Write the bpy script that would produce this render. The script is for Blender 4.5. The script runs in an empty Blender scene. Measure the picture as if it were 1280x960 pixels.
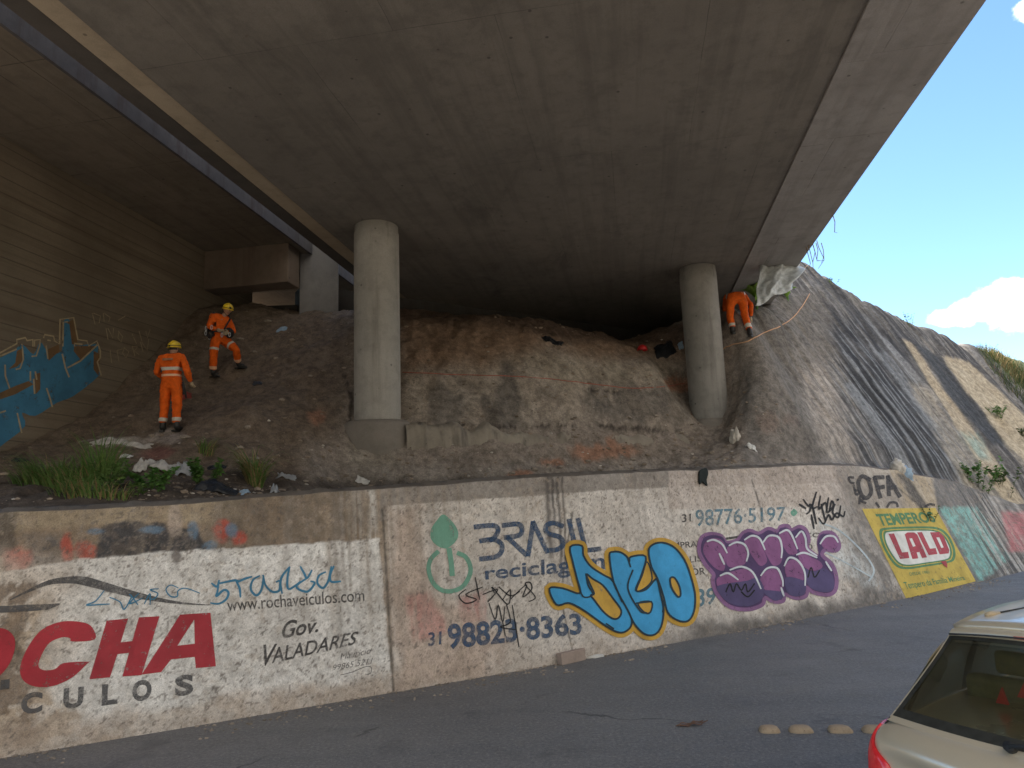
import bpy, bmesh, math, random
import numpy as np
from mathutils import Vector, Matrix, noise as mnoise
from mathutils.geometry import tessellate_polygon

random.seed(7); rng = np.random.default_rng(7)
S = bpy.context.scene
C = S.collection
# ------------------------------------------------------------------ camera
FPX = 870.0; CAMH = 2.4
_u = np.array([-200, 5250, -870.0]); _u /= np.linalg.norm(_u)      # zenith seen from the camera
_f = np.array([0, 0, -1.0]); _y = _f - (_f @ _u) * _u; _y /= np.linalg.norm(_y)
_x = np.cross(_y, _u)
RW = np.stack([_x, _y, _u])
cam_d = bpy.data.cameras.new('camera'); cam = bpy.data.objects.new('camera', cam_d); C.objects.link(cam)
cam_d.sensor_width = 36.0; cam_d.lens = 36.0 * FPX / 1280.0
cam_d.clip_start = 0.05; cam_d.clip_end = 3000
M4 = Matrix([list(RW[i]) + [0.0] for i in range(3)] + [[0, 0, 0, 1]])
cam.matrix_world = Matrix.Translation((0, 0, CAMH)) @ M4
S.camera = cam
# ------------------------------------------------------------------ light
SUN_EL = math.radians(50); SUN_DIR = None
SUN_AZ = math.radians(-52)            # measured from +y towards +x : front left
world = bpy.data.worlds.new('World'); S.world = world; world.use_nodes = True
S.view_settings.view_transform = 'Standard'; S.view_settings.look = 'None'
S.view_settings.gamma = 1.0; S.view_settings.use_curve_mapping = False
S.view_settings.exposure = 1.88
SKY_STRENGTH = 0.108
sun_d = bpy.data.lights.new('sun', 'SUN'); sun = bpy.data.objects.new('sun', sun_d); C.objects.link(sun)
sun_d.energy = 5.0; sun_d.angle = math.radians(0.5); sun_d.color = (1.0, 0.93, 0.82)
SUN_DIR = Vector((math.sin(SUN_AZ) * math.cos(SUN_EL), math.cos(SUN_AZ) * math.cos(SUN_EL), math.sin(SUN_EL)))
sun.rotation_mode = 'QUATERNION'; sun.rotation_quaternion = SUN_DIR.to_track_quat('Z', 'Y')
sun.location = SUN_DIR * 60

# ------------------------------------------------------------------ measuring: photograph pixel -> place
def ray(px, py):
    px = np.asarray(px, float); py = np.asarray(py, float)
    c = np.stack([px - 640, -(py - 480), np.full_like(px, -FPX)], -1)
    return c @ RW.T
O3 = np.array([0, 0, CAMH])
def atD(px, py, D):
    w = ray(px, py); return O3 + w * (np.asarray(D) / w[..., 1])[..., None]
def atz(px, py, z):
    w = ray(px, py); return O3 + w * ((z - CAMH) / w[..., 2])[..., None]
def proj(p):
    c = (np.asarray(p, float) - O3) @ RW
    return np.stack([640 - FPX * c[..., 0] / c[..., 2], 480 + FPX * c[..., 1] / c[..., 2]], -1)
def sstep(a, b, x):
    t = np.clip((np.asarray(x, float) - a) / (b - a), 0, 1); return t * t * (3 - 2 * t)

# sky: daylight plus one bank of cumulus low on the right
def build_world():
    nt = world.node_tree; N = nt.nodes; L = nt.links; N.clear()
    out = N.new('ShaderNodeOutputWorld'); bg = N.new('ShaderNodeBackground')
    sky = N.new('ShaderNodeTexSky'); sky.sky_type = 'NISHITA'; sky.sun_disc = False
    sky.sun_elevation = SUN_EL; sky.sun_rotation = SUN_AZ
    sky.altitude = 800; sky.air_density = 1.0; sky.dust_density = .35; sky.ozone_density = 1.0
    tc = N.new('ShaderNodeTexCoord')
    acc = None
    blobs = [(1285, 385, 38), (1245, 374, 28), (1208, 390, 22), (1178, 398, 17), (1320, 375, 50), (1258, 358, 17), (1400, 330, 70),
             (1296, 12, 22), (1420, 60, 60)]
    for (px, py, r) in blobs:
        d = ray(px, py); d = d / np.linalg.norm(d)
        sc = r / FPX
        vs = N.new('ShaderNodeVectorMath'); vs.operation = 'SUBTRACT'; vs.inputs[1].default_value = tuple(d)
        L.new(tc.outputs['Generated'], vs.inputs[0])
        vm = N.new('ShaderNodeVectorMath'); vm.operation = 'MULTIPLY'; vm.inputs[1].default_value = (1, 1, 1.35)
        L.new(vs.outputs[0], vm.inputs[0])
        ln = N.new('ShaderNodeVectorMath'); ln.operation = 'LENGTH'; L.new(vm.outputs[0], ln.inputs[0])
        ma = N.new('ShaderNodeMath'); ma.operation = 'MULTIPLY_ADD'; ma.inputs[1].default_value = -1 / sc; ma.inputs[2].default_value = 1.0
        L.new(ln.outputs['Value'], ma.inputs[0])
        if acc is None: acc = ma.outputs[0]
        else:
            mx = N.new('ShaderNodeMath'); mx.operation = 'SMOOTH_MAX'; mx.inputs[2].default_value = 0.35
            L.new(acc, mx.inputs[0]); L.new(ma.outputs[0], mx.inputs[1]); acc = mx.outputs[0]
    nz = N.new('ShaderNodeTexNoise'); nz.inputs['Scale'].default_value = 28; nz.inputs['Detail'].default_value = 7; nz.inputs['Roughness'].default_value = 0.6
    L.new(tc.outputs['Generated'], nz.inputs['Vector'])
    ad = N.new('ShaderNodeMath'); ad.operation = 'MULTIPLY_ADD'; ad.inputs[1].default_value = 1.5; ad.inputs[2].default_value = -0.83
    L.new(nz.outputs['Fac'], ad.inputs[0])
    su = N.new('ShaderNodeMath'); su.operation = 'ADD'; L.new(acc, su.inputs[0]); L.new(ad.outputs[0], su.inputs[1])
    rmp = N.new('ShaderNodeMapRange'); rmp.interpolation_type = 'SMOOTHSTEP'
    rmp.inputs['From Min'].default_value = 0.0; rmp.inputs['From Max'].default_value = 0.32
    L.new(su.outputs[0], rmp.inputs['Value'])
    mix = N.new('ShaderNodeMix'); mix.data_type = 'RGBA'
    L.new(rmp.outputs[0], mix.inputs['Factor'])
    tint = N.new('ShaderNodeMix'); tint.data_type = 'RGBA'; tint.blend_type = 'MULTIPLY'; tint.inputs['Factor'].default_value = 1.0
    tint.inputs['B'].default_value = (.72, .86, .93, 1)
    L.new(sky.outputs[0], tint.inputs['A'])
    L.new(tint.outputs['Result'], mix.inputs['A'])
    mix.inputs['B'].default_value = (5.2, 5.3, 5.5, 1)
    # unseen white cloud behind and beside the camera, added to neutralise the light
    n2 = N.new('ShaderNodeTexNoise'); n2.inputs['Scale'].default_value = 2.6; n2.inputs['Detail'].default_value = 6; L.new(tc.outputs['Generated'], n2.inputs['Vector'])
    dt = N.new('ShaderNodeVectorMath'); dt.operation = 'DOT_PRODUCT'; dt.inputs[1].default_value = (0.45, -0.87, 0.0); L.new(tc.outputs['Generated'], dt.inputs[0])
    r3 = N.new('ShaderNodeMapRange'); r3.interpolation_type = 'SMOOTHSTEP'; r3.inputs['From Min'].default_value = -.05; r3.inputs['From Max'].default_value = .55; L.new(dt.outputs['Value'], r3.inputs['Value'])
    a3 = N.new('ShaderNodeMath'); a3.operation = 'MULTIPLY'; L.new(n2.outputs['Fac'], a3.inputs[0]); L.new(r3.outputs[0], a3.inputs[1])
    r4 = N.new('ShaderNodeMapRange'); r4.interpolation_type = 'SMOOTHSTEP'; r4.inputs['From Min'].default_value = .22; r4.inputs['From Max'].default_value = .5; L.new(a3.outputs[0], r4.inputs['Value'])
    mix2 = N.new('ShaderNodeMix'); mix2.data_type = 'RGBA'; L.new(r4.outputs[0], mix2.inputs['Factor']); L.new(mix.outputs['Result'], mix2.inputs['A']); mix2.inputs['B'].default_value = (5.0, 4.75, 4.4, 1)
    mix = mix2
    L.new(mix.outputs['Result'], bg.inputs['Color']); bg.inputs['Strength'].default_value = SKY_STRENGTH
    L.new(bg.outputs[0], out.inputs['Surface'])
build_world()

# ------------------------------------------------------------------ object helpers
def me_obj(name, verts, faces, mat=None, parent=None, smooth=False, uvs=None):
    me = bpy.data.meshes.new(name)
    me.from_pydata([tuple(map(float, v)) for v in verts], [], [tuple(map(int, f)) for f in faces])
    if mat is not None:
        for m_ in (mat if isinstance(mat, (list, tuple)) else [mat]): me.materials.append(m_)
    if smooth: me.polygons.foreach_set('use_smooth', [True] * len(me.polygons))
    if uvs is not None:
        uv = me.uv_layers.new(name='UVMap'); idx = np.empty(len(me.loops), int); me.loops.foreach_get('vertex_index', idx)
        uv.data.foreach_set('uv', np.asarray(uvs, np.float32)[idx].ravel())
    me.update()
    o = bpy.data.objects.new(name, me); C.objects.link(o)
    if parent is not None: o.parent = parent
    return o
def tag(o, label=None, cat=None, group=None, kind=None):
    if label: o['label'] = label
    if cat: o['category'] = cat
    if group: o['group'] = group
    if kind: o['kind'] = kind
    return o
def empty(name, loc=(0, 0, 0), rz=0.0):
    o = bpy.data.objects.new(name, None); C.objects.link(o); o.location = loc; o.rotation_euler = (0, 0, rz); o.empty_display_size = .2
    return o
def bm_obj(name, bm, mat, parent=None, smooth=False):
    me = bpy.data.meshes.new(name); bm.normal_update(); bm.to_mesh(me); bm.free()
    for m_ in (mat if isinstance(mat, (list, tuple)) else [mat]): me.materials.append(m_)
    if smooth: me.polygons.foreach_set('use_smooth', [True] * len(me.polygons))
    o = bpy.data.objects.new(name, me); C.objects.link(o)
    if parent is not None: o.parent = parent
    return o
def bm_box(bm, lo, hi, bevel=0.0):
    vs = [bm.verts.new((x, y, z)) for x in (lo[0], hi[0]) for y in (lo[1], hi[1]) for z in (lo[2], hi[2])]
    q = [(0, 1, 3, 2), (4, 6, 7, 5), (0, 4, 5, 1), (2, 3, 7, 6), (0, 2, 6, 4), (1, 5, 7, 3)]
    fs = [bm.faces.new([vs[i] for i in f]) for f in q]
    if bevel:
        es = list({e for f in fs for e in f.edges})
        bmesh.ops.bevel(bm, geom=es, offset=bevel, segments=2, affect='EDGES', profile=.5)
def frame(d):
    d = Vector(d).normalized(); a = Vector((0, 0, 1)) if abs(d.z) < .9 else Vector((1, 0, 0))
    u = d.cross(a).normalized(); return u, d.cross(u).normalized()
def bm_tube(bm, pts, rads, n=8, cap=True):
    pts = [Vector(p) for p in pts]; rings = []
    if not hasattr(rads, '__len__'): rads = [rads] * len(pts)
    for i, p in enumerate(pts):
        d = pts[min(i + 1, len(pts) - 1)] - pts[max(i - 1, 0)]
        u, v = frame(d) if i == 0 else (u - d.normalized() * u.dot(d.normalized()), None)
        u = u.normalized(); v = d.normalized().cross(u)
        rings.append([bm.verts.new(p + (u * math.cos(2 * math.pi * k / n) + v * math.sin(2 * math.pi * k / n)) * rads[i]) for k in range(n)])
    for a, b in zip(rings, rings[1:]):
        for k in range(n): bm.faces.new((a[k], a[(k + 1) % n], b[(k + 1) % n], b[k]))
    if cap: bm.faces.new(rings[0][::-1]); bm.faces.new(rings[-1])
def bm_lathe(bm, prof, n=32, cx=0, cy=0):
    rings = [[bm.verts.new((cx + r * math.cos(2 * math.pi * k / n), cy + r * math.sin(2 * math.pi * k / n), z)) for k in range(n)] for r, z in prof]
    for a, b in zip(rings, rings[1:]):
        for k in range(n): bm.faces.new((a[k], a[(k + 1) % n], b[(k + 1) % n], b[k]))
    bm.faces.new(rings[0][::-1]); bm.faces.new(rings[-1])
def setattr_color(me, name, cols):
    a = me.attributes.new(name, 'FLOAT_COLOR', 'POINT')
    c = np.ones((len(me.vertices), 4), np.float32); c[:, :cols.shape[1]] = cols
    a.data.foreach_set('color', c.ravel())

# lattice noise in numpy (for shaping surfaces and wear)
_perm = rng.random((256, 256))
def vnoise(x, y):
    xi = np.floor(x).astype(int); yi = np.floor(y).astype(int); fx = x - xi; fy = y - yi
    fx = fx * fx * fx * (fx * (fx * 6 - 15) + 10); fy = fy * fy * fy * (fy * (fy * 6 - 15) + 10)
    g = lambda a, b: _perm[(a * 1 + b * 57) & 255, (b + a * 13) & 255]
    return (g(xi, yi) * (1 - fx) + g(xi + 1, yi) * fx) * (1 - fy) + (g(xi, yi + 1) * (1 - fx) + g(xi + 1, yi + 1) * fx) * fy
def fbm(x, y, o=5, r=.55):
    t = 0; a = 1; s = 0
    for k in range(o):
        t = t + a * vnoise(x * 2 ** k + 17.3 * k, y * 2 ** k + 5.1 * k); s += a; a *= r
    return t / s

# ------------------------------------------------------------------ materials
class NT:
    def __init__(self, name):
        self.m = bpy.data.materials.new(name); self.m.use_nodes = True
        self.t = self.m.node_tree; self.N = self.t.nodes; self.L = self.t.links
        self.b = self.N['Principled BSDF']; self.out = self.N['Material Output']
    def n(self, typ, **kw):
        x = self.N.new(typ)
        for k, v in kw.items():
            if hasattr(x, k): setattr(x, k, v)
        return x
    def link(self, a, b): self.L.new(a, b)
    def coord(self, kind='Object', scale=(1, 1, 1), rot=(0, 0, 0)):
        tc = self.n('ShaderNodeTexCoord'); mp = self.n('ShaderNodeMapping')
        mp.inputs['Scale'].default_value = scale; mp.inputs['Rotation'].default_value = rot
        self.link(tc.outputs[kind], mp.inputs[0]); return mp.outputs[0]
    def noise(self, vec, scale, detail=5, rough=.6, dist=0.0):
        x = self.n('ShaderNodeTexNoise'); x.inputs['Scale'].default_value = scale; x.inputs['Detail'].default_value = detail
        x.inputs['Roughness'].default_value = rough; x.inputs['Distortion'].default_value = dist
        self.link(vec, x.inputs['Vector']); return x.outputs['Fac']
    def ramp(self, v, a, b, lo=0.0, hi=1.0):
        x = self.n('ShaderNodeMapRange'); x.interpolation_type = 'SMOOTHSTEP'
        for k, q in (('From Min', a), ('From Max', b), ('To Min', lo), ('To Max', hi)): x.inputs[k].default_value = q
        self.link(v, x.inputs['Value']); return x.outputs[0]
    def math(self, op, a, b=None):
        x = self.n('ShaderNodeMath'); x.operation = op
        for i, q in enumerate((a, b)):
            if q is None: continue
            if isinstance(q, (int, float)): x.inputs[i].default_value = q
            else: self.link(q, x.inputs[i])
        return x.outputs[0]
    def mix(self, f, a, b, blend='MIX'):
        x = self.n('ShaderNodeMix'); x.data_type = 'RGBA'; x.blend_type = blend
        for k, q in (('Factor', f), ('A', a), ('B', b)):
            if isinstance(q, (int, float)): x.inputs[k].default_value = q
            elif isinstance(q, (tuple, list)): x.inputs[k].default_value = (*q[:3], 1)
            else: self.link(q, x.inputs[k])
        return x.outputs['Result']
    def attr(self, name):
        x = self.n('ShaderNodeAttribute'); x.attribute_name = name; return x.outputs['Color']
    def bump(self, h, strength=.4, dist=.02):
        x = self.n('ShaderNodeBump'); x.inputs['Strength'].default_value = strength; x.inputs['Distance'].default_value = dist
        self.link(h, x.inputs['Height']); self.link(x.outputs[0], self.b.inputs['Normal']); return x
    def fin(self, col, rough=.85, metal=0.0, spec=None):
        if isinstance(col, (tuple, list)): self.b.inputs['Base Color'].default_value = (*col[:3], 1)
        else: self.link(col, self.b.inputs['Base Color'])
        if isinstance(rough, (int, float)): self.b.inputs['Roughness'].default_value = rough
        else: self.link(rough, self.b.inputs['Roughness'])
        self.b.inputs['Metallic'].default_value = metal
        if spec is not None: self.b.inputs['Specular IOR Level'].default_value = spec
        return self.m
def mat_plain(name, col, rough=.7, var=.25, scale=12, metal=0.0, bump=0.0, spec=None):
    t = NT(name); v = t.coord('Object'); n = t.noise(v, scale, 5)
    c = t.mix(t.ramp(n, .3, .7), tuple(k * (1 - var) for k in col), tuple(min(1, k * (1 + var)) for k in col))
    if bump: t.bump(n, bump, .02)
    return t.fin(c, rough, metal, spec)
def mat_concrete(name, c0, c1, stain=(.06, .055, .05), lines=None, sc=1.0, streak=False, stain_amt=.5, bump=.35):
    t = NT(name); v = t.coord('Object')
    n1 = t.noise(v, .45 * sc, 6, .62); n2 = t.noise(v, 3.2 * sc, 8, .68); n3 = t.noise(v, 55 * sc, 4, .7)
    c = t.mix(t.ramp(n1, .3, .7), c0, c1)
    c = t.mix(t.ramp(n2, .42, .72, 0, .6), c, tuple(k * .72 for k in c0))
    c = t.mix(t.ramp(n3, .35, .8, 0, .35), c, tuple(k * .5 for k in c0))
    if streak:
        vs = t.coord('Object', (2.2, 2.2, .16)); ns = t.noise(vs, 1.6, 6, .65)
        c = t.mix(t.ramp(ns, .5, .72, 0, stain_amt), c, stain)
    else:
        ns = t.noise(t.coord('Object', (1, .5, 1)), .9, 7, .7, .6)
        c = t.mix(t.ramp(ns, .55, .74, 0, stain_amt), c, stain)
    if lines:
        nb_ = t.noise(t.coord('Object', (4.5, .22, 1)), 1.0, 5, .6, .2); c = t.mix(t.ramp(nb_, .45, .68, 0, .4), c, tuple(k * .6 for k in c0))
        nr_ = t.noise(v, 1.7, 6, .7, .8); c = t.mix(t.ramp(nr_, .66, .74, 0, .45), c, (.10, .06, .035))
    # small pits and knocks
    vo = t.n('ShaderNodeTexVoronoi'); vo.inputs['Scale'].default_value = 2.3 * sc; t.link(v, vo.inputs['Vector'])
    c = t.mix(t.ramp(vo.outputs['Distance'], .035, .075, .7, 0), c, tuple(k * .25 for k in c0))
    h = t.math('ADD', t.math('MULTIPLY', n2, .7), t.math('MULTIPLY', n3, .35))
    if lines:
        br = t.n('ShaderNodeTexBrick'); br.offset = .5
        br.inputs['Scale'].default_value = 1.0; br.inputs['Brick Width'].default_value = lines[0]; br.inputs['Row Height'].default_value = lines[1]
        br.inputs['Mortar Size'].default_value = lines[2]; br.inputs['Mortar Smooth'].default_value = .4
        br.inputs['Color1'].default_value = (.42, .42, .42, 1); br.inputs['Color2'].default_value = (.58, .58, .58, 1); br.inputs['Mortar'].default_value = (0, 0, 0, 1)
        vd = t.n('ShaderNodeVectorMath'); vd.operation = 'ADD'
        nz = t.n('ShaderNodeTexNoise'); nz.inputs['Scale'].default_value = 1.2; t.link(v, nz.inputs['Vector'])
        vv = t.n('ShaderNodeVectorMath'); vv.operation = 'SCALE'; vv.inputs['Scale'].default_value = .05; t.link(nz.outputs['Color'], vv.inputs[0])
        t.link(lines[3](t) if len(lines) > 3 else v, vd.inputs[0]); t.link(vv.outputs[0], vd.inputs[1]); t.link(vd.outputs[0], br.inputs['Vector'])
        keep = t.ramp(t.noise(v, .8, 4), .44, .62, 0, .5)
        c = t.mix(t.math('MULTIPLY', br.outputs['Fac'], keep), c, tuple(k * .35 for k in c0))
        tone = t.mix(.45, (.5, .5, .5), br.outputs['Color'])
        c = t.mix(.4, c, tone, 'SOFT_LIGHT')
        h = t.math('SUBTRACT', h, t.math('MULTIPLY', br.outputs['Fac'], .5))
    t.bump(h, bump, .03)
    return t.fin(c, .9)
# ------------------------------------------------------------------ the painted retaining wall: its shape along the road
AZ = math.radians(64); T2 = np.array([math.sin(AZ), math.cos(AZ)]); M2 = np.array([-math.cos(AZ), math.sin(AZ)])
def sn(p): p = np.asarray(p); return p[..., :2] @ T2, p[..., :2] @ M2
def xy(s, n): s = np.asarray(s, float); n = np.asarray(n, float); return s[..., None] * T2 + n[..., None] * M2
_b = atz(*np.array([(0, 947), (120, 928), (240, 909), (440, 876), (490, 866), (650, 838), (800, 810), (1000, 774), (1130, 750), (1219, 728), (1280, 714)], float).T, 0.0)
_bs, _bn = sn(_b); _pf = np.polyfit(_bs, _bn, 3)
def nb(s):
    s = np.asarray(s, float); sc = np.clip(s, -1.6, 20.6)
    d = np.polyval(np.polyder(_pf), sc)
    return np.polyval(_pf, sc) + np.where(s > 20.6, .13, np.where(s < -1.6, np.clip(d, -.03, .03), 0)) * (s - sc)
def kb(s): return .12 + .26 * sstep(4.0, 12.5, s) + .10 * sstep(13, 18, s)
def wall_p(s, z):
    s = np.asarray(s, float); z = np.asarray(z, float); q = xy(s, nb(s) + kb(s) * z); return np.concatenate([q, z[..., None]], -1)
def wall_at(px, py):
    """the spot (s, z) on the wall face behind a pixel of the photograph"""
    px = np.atleast_1d(np.asarray(px, float)); py = np.atleast_1d(np.asarray(py, float))
    s = np.interp(px, [0, 440, 800, 1130, 1280], [-1.5, 2.1, 6.8, 14, 20.5]); z = np.full_like(s, 1.2)
    for _ in range(14):
        p0 = proj(wall_p(s, z)); a = (proj(wall_p(s + 1e-3, z)) - p0) / 1e-3; b = (proj(wall_p(s, z + 1e-3)) - p0) / 1e-3
        r = np.stack([px, py], -1) - p0; det = a[:, 0] * b[:, 1] - a[:, 1] * b[:, 0]
        s = s + np.clip((r[:, 0] * b[:, 1] - r[:, 1] * b[:, 0]) / det, -3, 3); z = z + np.clip((a[:, 0] * r[:, 1] - a[:, 1] * r[:, 0]) / det, -2, 2)
    return s, z
_ts, _tz = wall_at(*np.array([(-60, 643), (0, 639), (120, 633), (240, 627), (400, 614), (537, 605), (675, 594), (836, 587), (1000, 581), (1060, 580), (1120, 587), (1200, 603), (1280, 632)], float).T)
def hw(s): return np.interp(s, _ts, _tz)
def wnorm(s):
    e = 1e-3; a = wall_p(s + e, np.zeros_like(s)) - wall_p(s - e, np.zeros_like(s)); b = wall_p(s, np.ones_like(s)) - wall_p(s, np.zeros_like(s))
    n = np.cross(a, b); return -n / np.linalg.norm(n, axis=-1, keepdims=True) * np.sign(np.sum(n * np.append(M2, 0), -1, keepdims=True))
def on_wall(pts, off):
    pts = np.asarray(pts, float); s, z = wall_at(pts[:, 0], pts[:, 1]); return wall_p(s, z) + wnorm(s) * np.asarray(off).reshape(-1, 1) if np.ndim(off) else wall_p(s, z) + wnorm(s) * off

# ------------------------------------------------------------------ bridge frame
BA = math.radians(9.6); BD = np.array([math.sin(BA), math.cos(BA)]); BQ = np.array([math.cos(BA), -math.sin(BA)])
ZS, ZL = 8.27, 9.0
def qof(px0, py0, px1, py1, z):
    p = atz(np.array([px0, (px0 + px1) / 2, px1]), np.array([py0, (py0 + py1) / 2, py1]), z); return float((p[:, :2] @ BQ).mean())
Q_R = qof(1235, 0, 1010, 320, ZS); Q_RI = qof(1130, 0, 960, 300, ZS); Q_RS = qof(1085, 0, 945, 300, ZS)
Q_L = qof(7, 0, 375, 296, ZS); Q_S0 = qof(30, 0, 385, 286, ZS); Q_S1 = qof(75, 0, 398, 280, ZS)
Q_LR = qof(0, 28, 371, 306, ZL); Q_W = qof(0, 175, 275, 320, ZL)

# ------------------------------------------------------------------ ground
def grid(nx, ny):
    i = np.arange(nx * ny).reshape(nx, ny); return np.stack([i[:-1, :-1], i[1:, :-1], i[1:, 1:], i[:-1, 1:]], -1).reshape(-1, 4)
def mat_road():
    t = NT('asphalt'); v = t.coord('Object')
    n1 = t.noise(v, .35, 6, .6); n2 = t.noise(v, 2.4, 7, .65); n3 = t.noise(v, 75, 3, .85)
    n4 = t.noise(v, 26, 5, .85); n5 = t.noise(v, 1.1, 7, .7)
    lanes = t.noise(t.coord('Object', (.05, 1.1, 1), (0, 0, -math.pi / 2 + AZ)), 1.5, 5, .55)
    c = t.mix(t.ramp(n1, .3, .7), (.125, .122, .122), (.17, .165, .16))
    c = t.mix(t.ramp(lanes, .42, .68, 0, .55), c, (.105, .106, .112))
    c = t.mix(t.ramp(n2, .52, .75, 0, .65), c, (.17, .16, .145))
    c = t.mix(t.ramp(n3, .52, .72, 0, .8), c, (.26, .25, .24))
    c = t.mix(t.ramp(n3, .5, .3, 0, .6), c, (.05, .05, .052))
    c = t.mix(t.ramp(n4, .50, .64, 0, .7), c, (.27, .255, .235)); c = t.mix(t.ramp(n4, .48, .36, 0, .6), c, (.06, .06, .06)); c = t.mix(t.ramp(n5, .54, .70, 0, .55), c, (.075, .075, .077))
    vo = t.n('ShaderNodeTexVoronoi'); vo.feature = 'DISTANCE_TO_EDGE'; vo.inputs['Scale'].default_value = .33
    vd = t.n('ShaderNodeVectorMath'); vd.operation = 'ADD'; nz = t.n('ShaderNodeTexNoise'); nz.inputs['Scale'].default_value = 1.5; nz.inputs['Detail'].default_value = 6
    t.link(v, nz.inputs['Vector']); t.link(v, vd.inputs[0]); t.link(nz.outputs['Color'], vd.inputs[1]); t.link(vd.outputs[0], vo.inputs['Vector'])
    crack = t.math('MULTIPLY', t.ramp(vo.outputs['Distance'], .004, .012, 1, 0), t.ramp(n1, .5, .6))
    c = t.mix(t.math('MULTIPLY', crack, .6), c, (.025, .025, .026))
    t.bump(t.math('ADD', n3, t.math('MULTIPLY', n2, .6)), .45, .012)
    return t.fin(c, t.ramp(n2, .3, .7, .60, .78), 0, .4)
M_road = mat_road()
M_dirtground = mat_plain('dry_earth', (.50, .39, .285), .95, .3, 1.2)
tag(me_obj('ground', [(-400, -400, -.012), (400, -400, -.012), (400, 400, -.012), (-400, 400, -.012)], [(0, 1, 2, 3)], M_dirtground), kind='structure')
_sr = np.concatenate([np.linspace(-60, -4, 15), np.linspace(-3.5, 24, 56), np.linspace(26, 90, 20)])
_v = np.concatenate([np.concatenate([xy(_sr, np.full_like(_sr, -3.2)), np.zeros((len(_sr), 1))], 1), np.concatenate([xy(_sr, nb(_sr) + .06), np.zeros((len(_sr), 1))], 1)])
_k = len(_sr)
tag(me_obj('road', _v, [(i, i + 1, _k + i + 1, _k + i) for i in range(_k - 1)], M_road), kind='structure')
_sk = np.linspace(-60, 90, 60)
def strip(s, n0, n1, z0, z1):
    vs = []
    for a in s:
        for (n_, z_) in ((n0, z0), (n0, z1), (n1, z1), (n1, z0)): p = xy(a, n_); vs.append((p[0], p[1], z_))
    fs = [(4 * i + k, 4 * i + 4 + k, 4 * i + 4 + (k + 1) % 4, 4 * i + (k + 1) % 4) for i in range(len(s) - 1) for k in range(4)]
    return vs, fs
# unseen scrub bank behind the camera, added to block low sky light
_hx, _hy = np.meshgrid(np.linspace(-70, 70, 90), np.linspace(0, 30, 24), indexing='ij'); _hp = xy(_hx, -13 - _hy); _hz = (9.5 * sstep(0, 9, _hy) + 5 * sstep(8, 30, _hy)) * (.75 + .5 * fbm(_hx * .08, _hy * .1, 4)) + 1.6 * (fbm(_hx * .5, _hy * .5, 4) - .5) * sstep(0, 2, _hy)
tag(me_obj('sky_blocking_bank', np.concatenate([_hp.reshape(-1, 2), _hz.reshape(-1, 1)], 1), grid(*_hx.shape)[:, ::-1], mat_plain('sky_blocker_scrub', (.07, .062, .04), .95, .4, .6), smooth=True), kind='structure')
tag(me_obj('pavement', *strip(_sk, -5.4, -3.2, -.05, .14), mat_concrete('pavement_concrete', (.38, .35, .31), (.46, .43, .38))), kind='structure')

# ------------------------------------------------------------------ embankment
def ztop(s): return hw(s)
def ntop(s): return nb(s) + kb(s) * hw(s) + .22
SLOPE_R = 1.62
def right_plane(s, n): return ztop(s) + .02 + SLOPE_R * np.maximum(n - ntop(s), 0)
_sky = np.array([(1005, 326), (1050, 356), (1100, 384), (1140, 401), (1200, 426), (1240, 440), (1280, 450), (1320, 458)], float)
_hs, _hz = [], []
for (px, py) in _sky:
    D = np.linspace(14, 60, 4000); p = atD(np.full_like(D, px), np.full_like(D, py), D); s_, n_ = sn(p)
    d = right_plane(s_, n_) - p[:, 2]; k = int(np.argmax(d > 0)); _hs.append(s_[k]); _hz.append(p[k, 2])
_o = np.argsort(_hs); _hs = np.array(_hs)[_o]; _hz = np.array(_hz)[_o]
def crest_r(s): return np.interp(s, _hs, _hz)
# control points of the slope under the bridge: pixel, distance
CP = [(0, 600, 9.6), (60, 590, 10.2), (120, 612, 9.4), (130, 560, 11.8), (211, 543, 12.7), (272, 476, 14.8), (0, 555, 11.9), (210, 430, 15.7), (275, 388, 17.3), (300, 590, 11.6),
      (330, 392, 17.0), (420, 392, 17.5), (400, 480, 14.7), (380, 560, 12.7), (440, 600, 12.8), (300, 520, 13.1), (100, 500, 13.8), (350, 430, 16.0),
      (480, 600, 12.9), (560, 594, 13.5), (680, 592, 14.4), (800, 590, 15.3), (860, 586, 15.4),
      (540, 529, 14.15), (620, 529, 14.7), (680, 529, 15.2), (780, 529, 16.2), (845, 530, 17.1),
      (600, 470, 15.5), (720, 470, 16.5), (820, 470, 17.4), (520, 450, 15.4), (650, 430, 16.4), (780, 440, 17.8),
      (520, 396, 16.6), (600, 399, 17.0), (700, 414, 17.7), (800, 436, 18.5), (845, 434, 18.7),
      (887, 534, 17.3), (866, 530, 17.2), (850, 480, 18.4), (875, 580, 15.3), (925, 421, 17.6), (905, 428, 17.95), (945, 417, 17.5), (935, 500, 16.6), (915, 490, 17.6), (912, 530, 16.7), (960, 560, 15.0), (960, 400, 18.4), (985, 370, 19.6)]
CP = np.array(CP, float); _cp = atD(CP[:, 0], CP[:, 1], CP[:, 2]); _cs, _cn = sn(_cp); _cz = _cp[:, 2]
_e = np.linspace(-8, 15, 24); _cs = np.concatenate([_cs, _e]); _cn = np.concatenate([_cn, ntop(_e)]); _cz = np.concatenate([_cz, ztop(_e) + .02])
for s_ in (14.5, 16, 18):
    for d_ in (.8, 1.8, 2.8): _cs = np.append(_cs, s_); _cn = np.append(_cn, ntop(s_) + d_); _cz = np.append(_cz, min(right_plane(s_, ntop(s_) + d_), crest_r(s_)))
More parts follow.
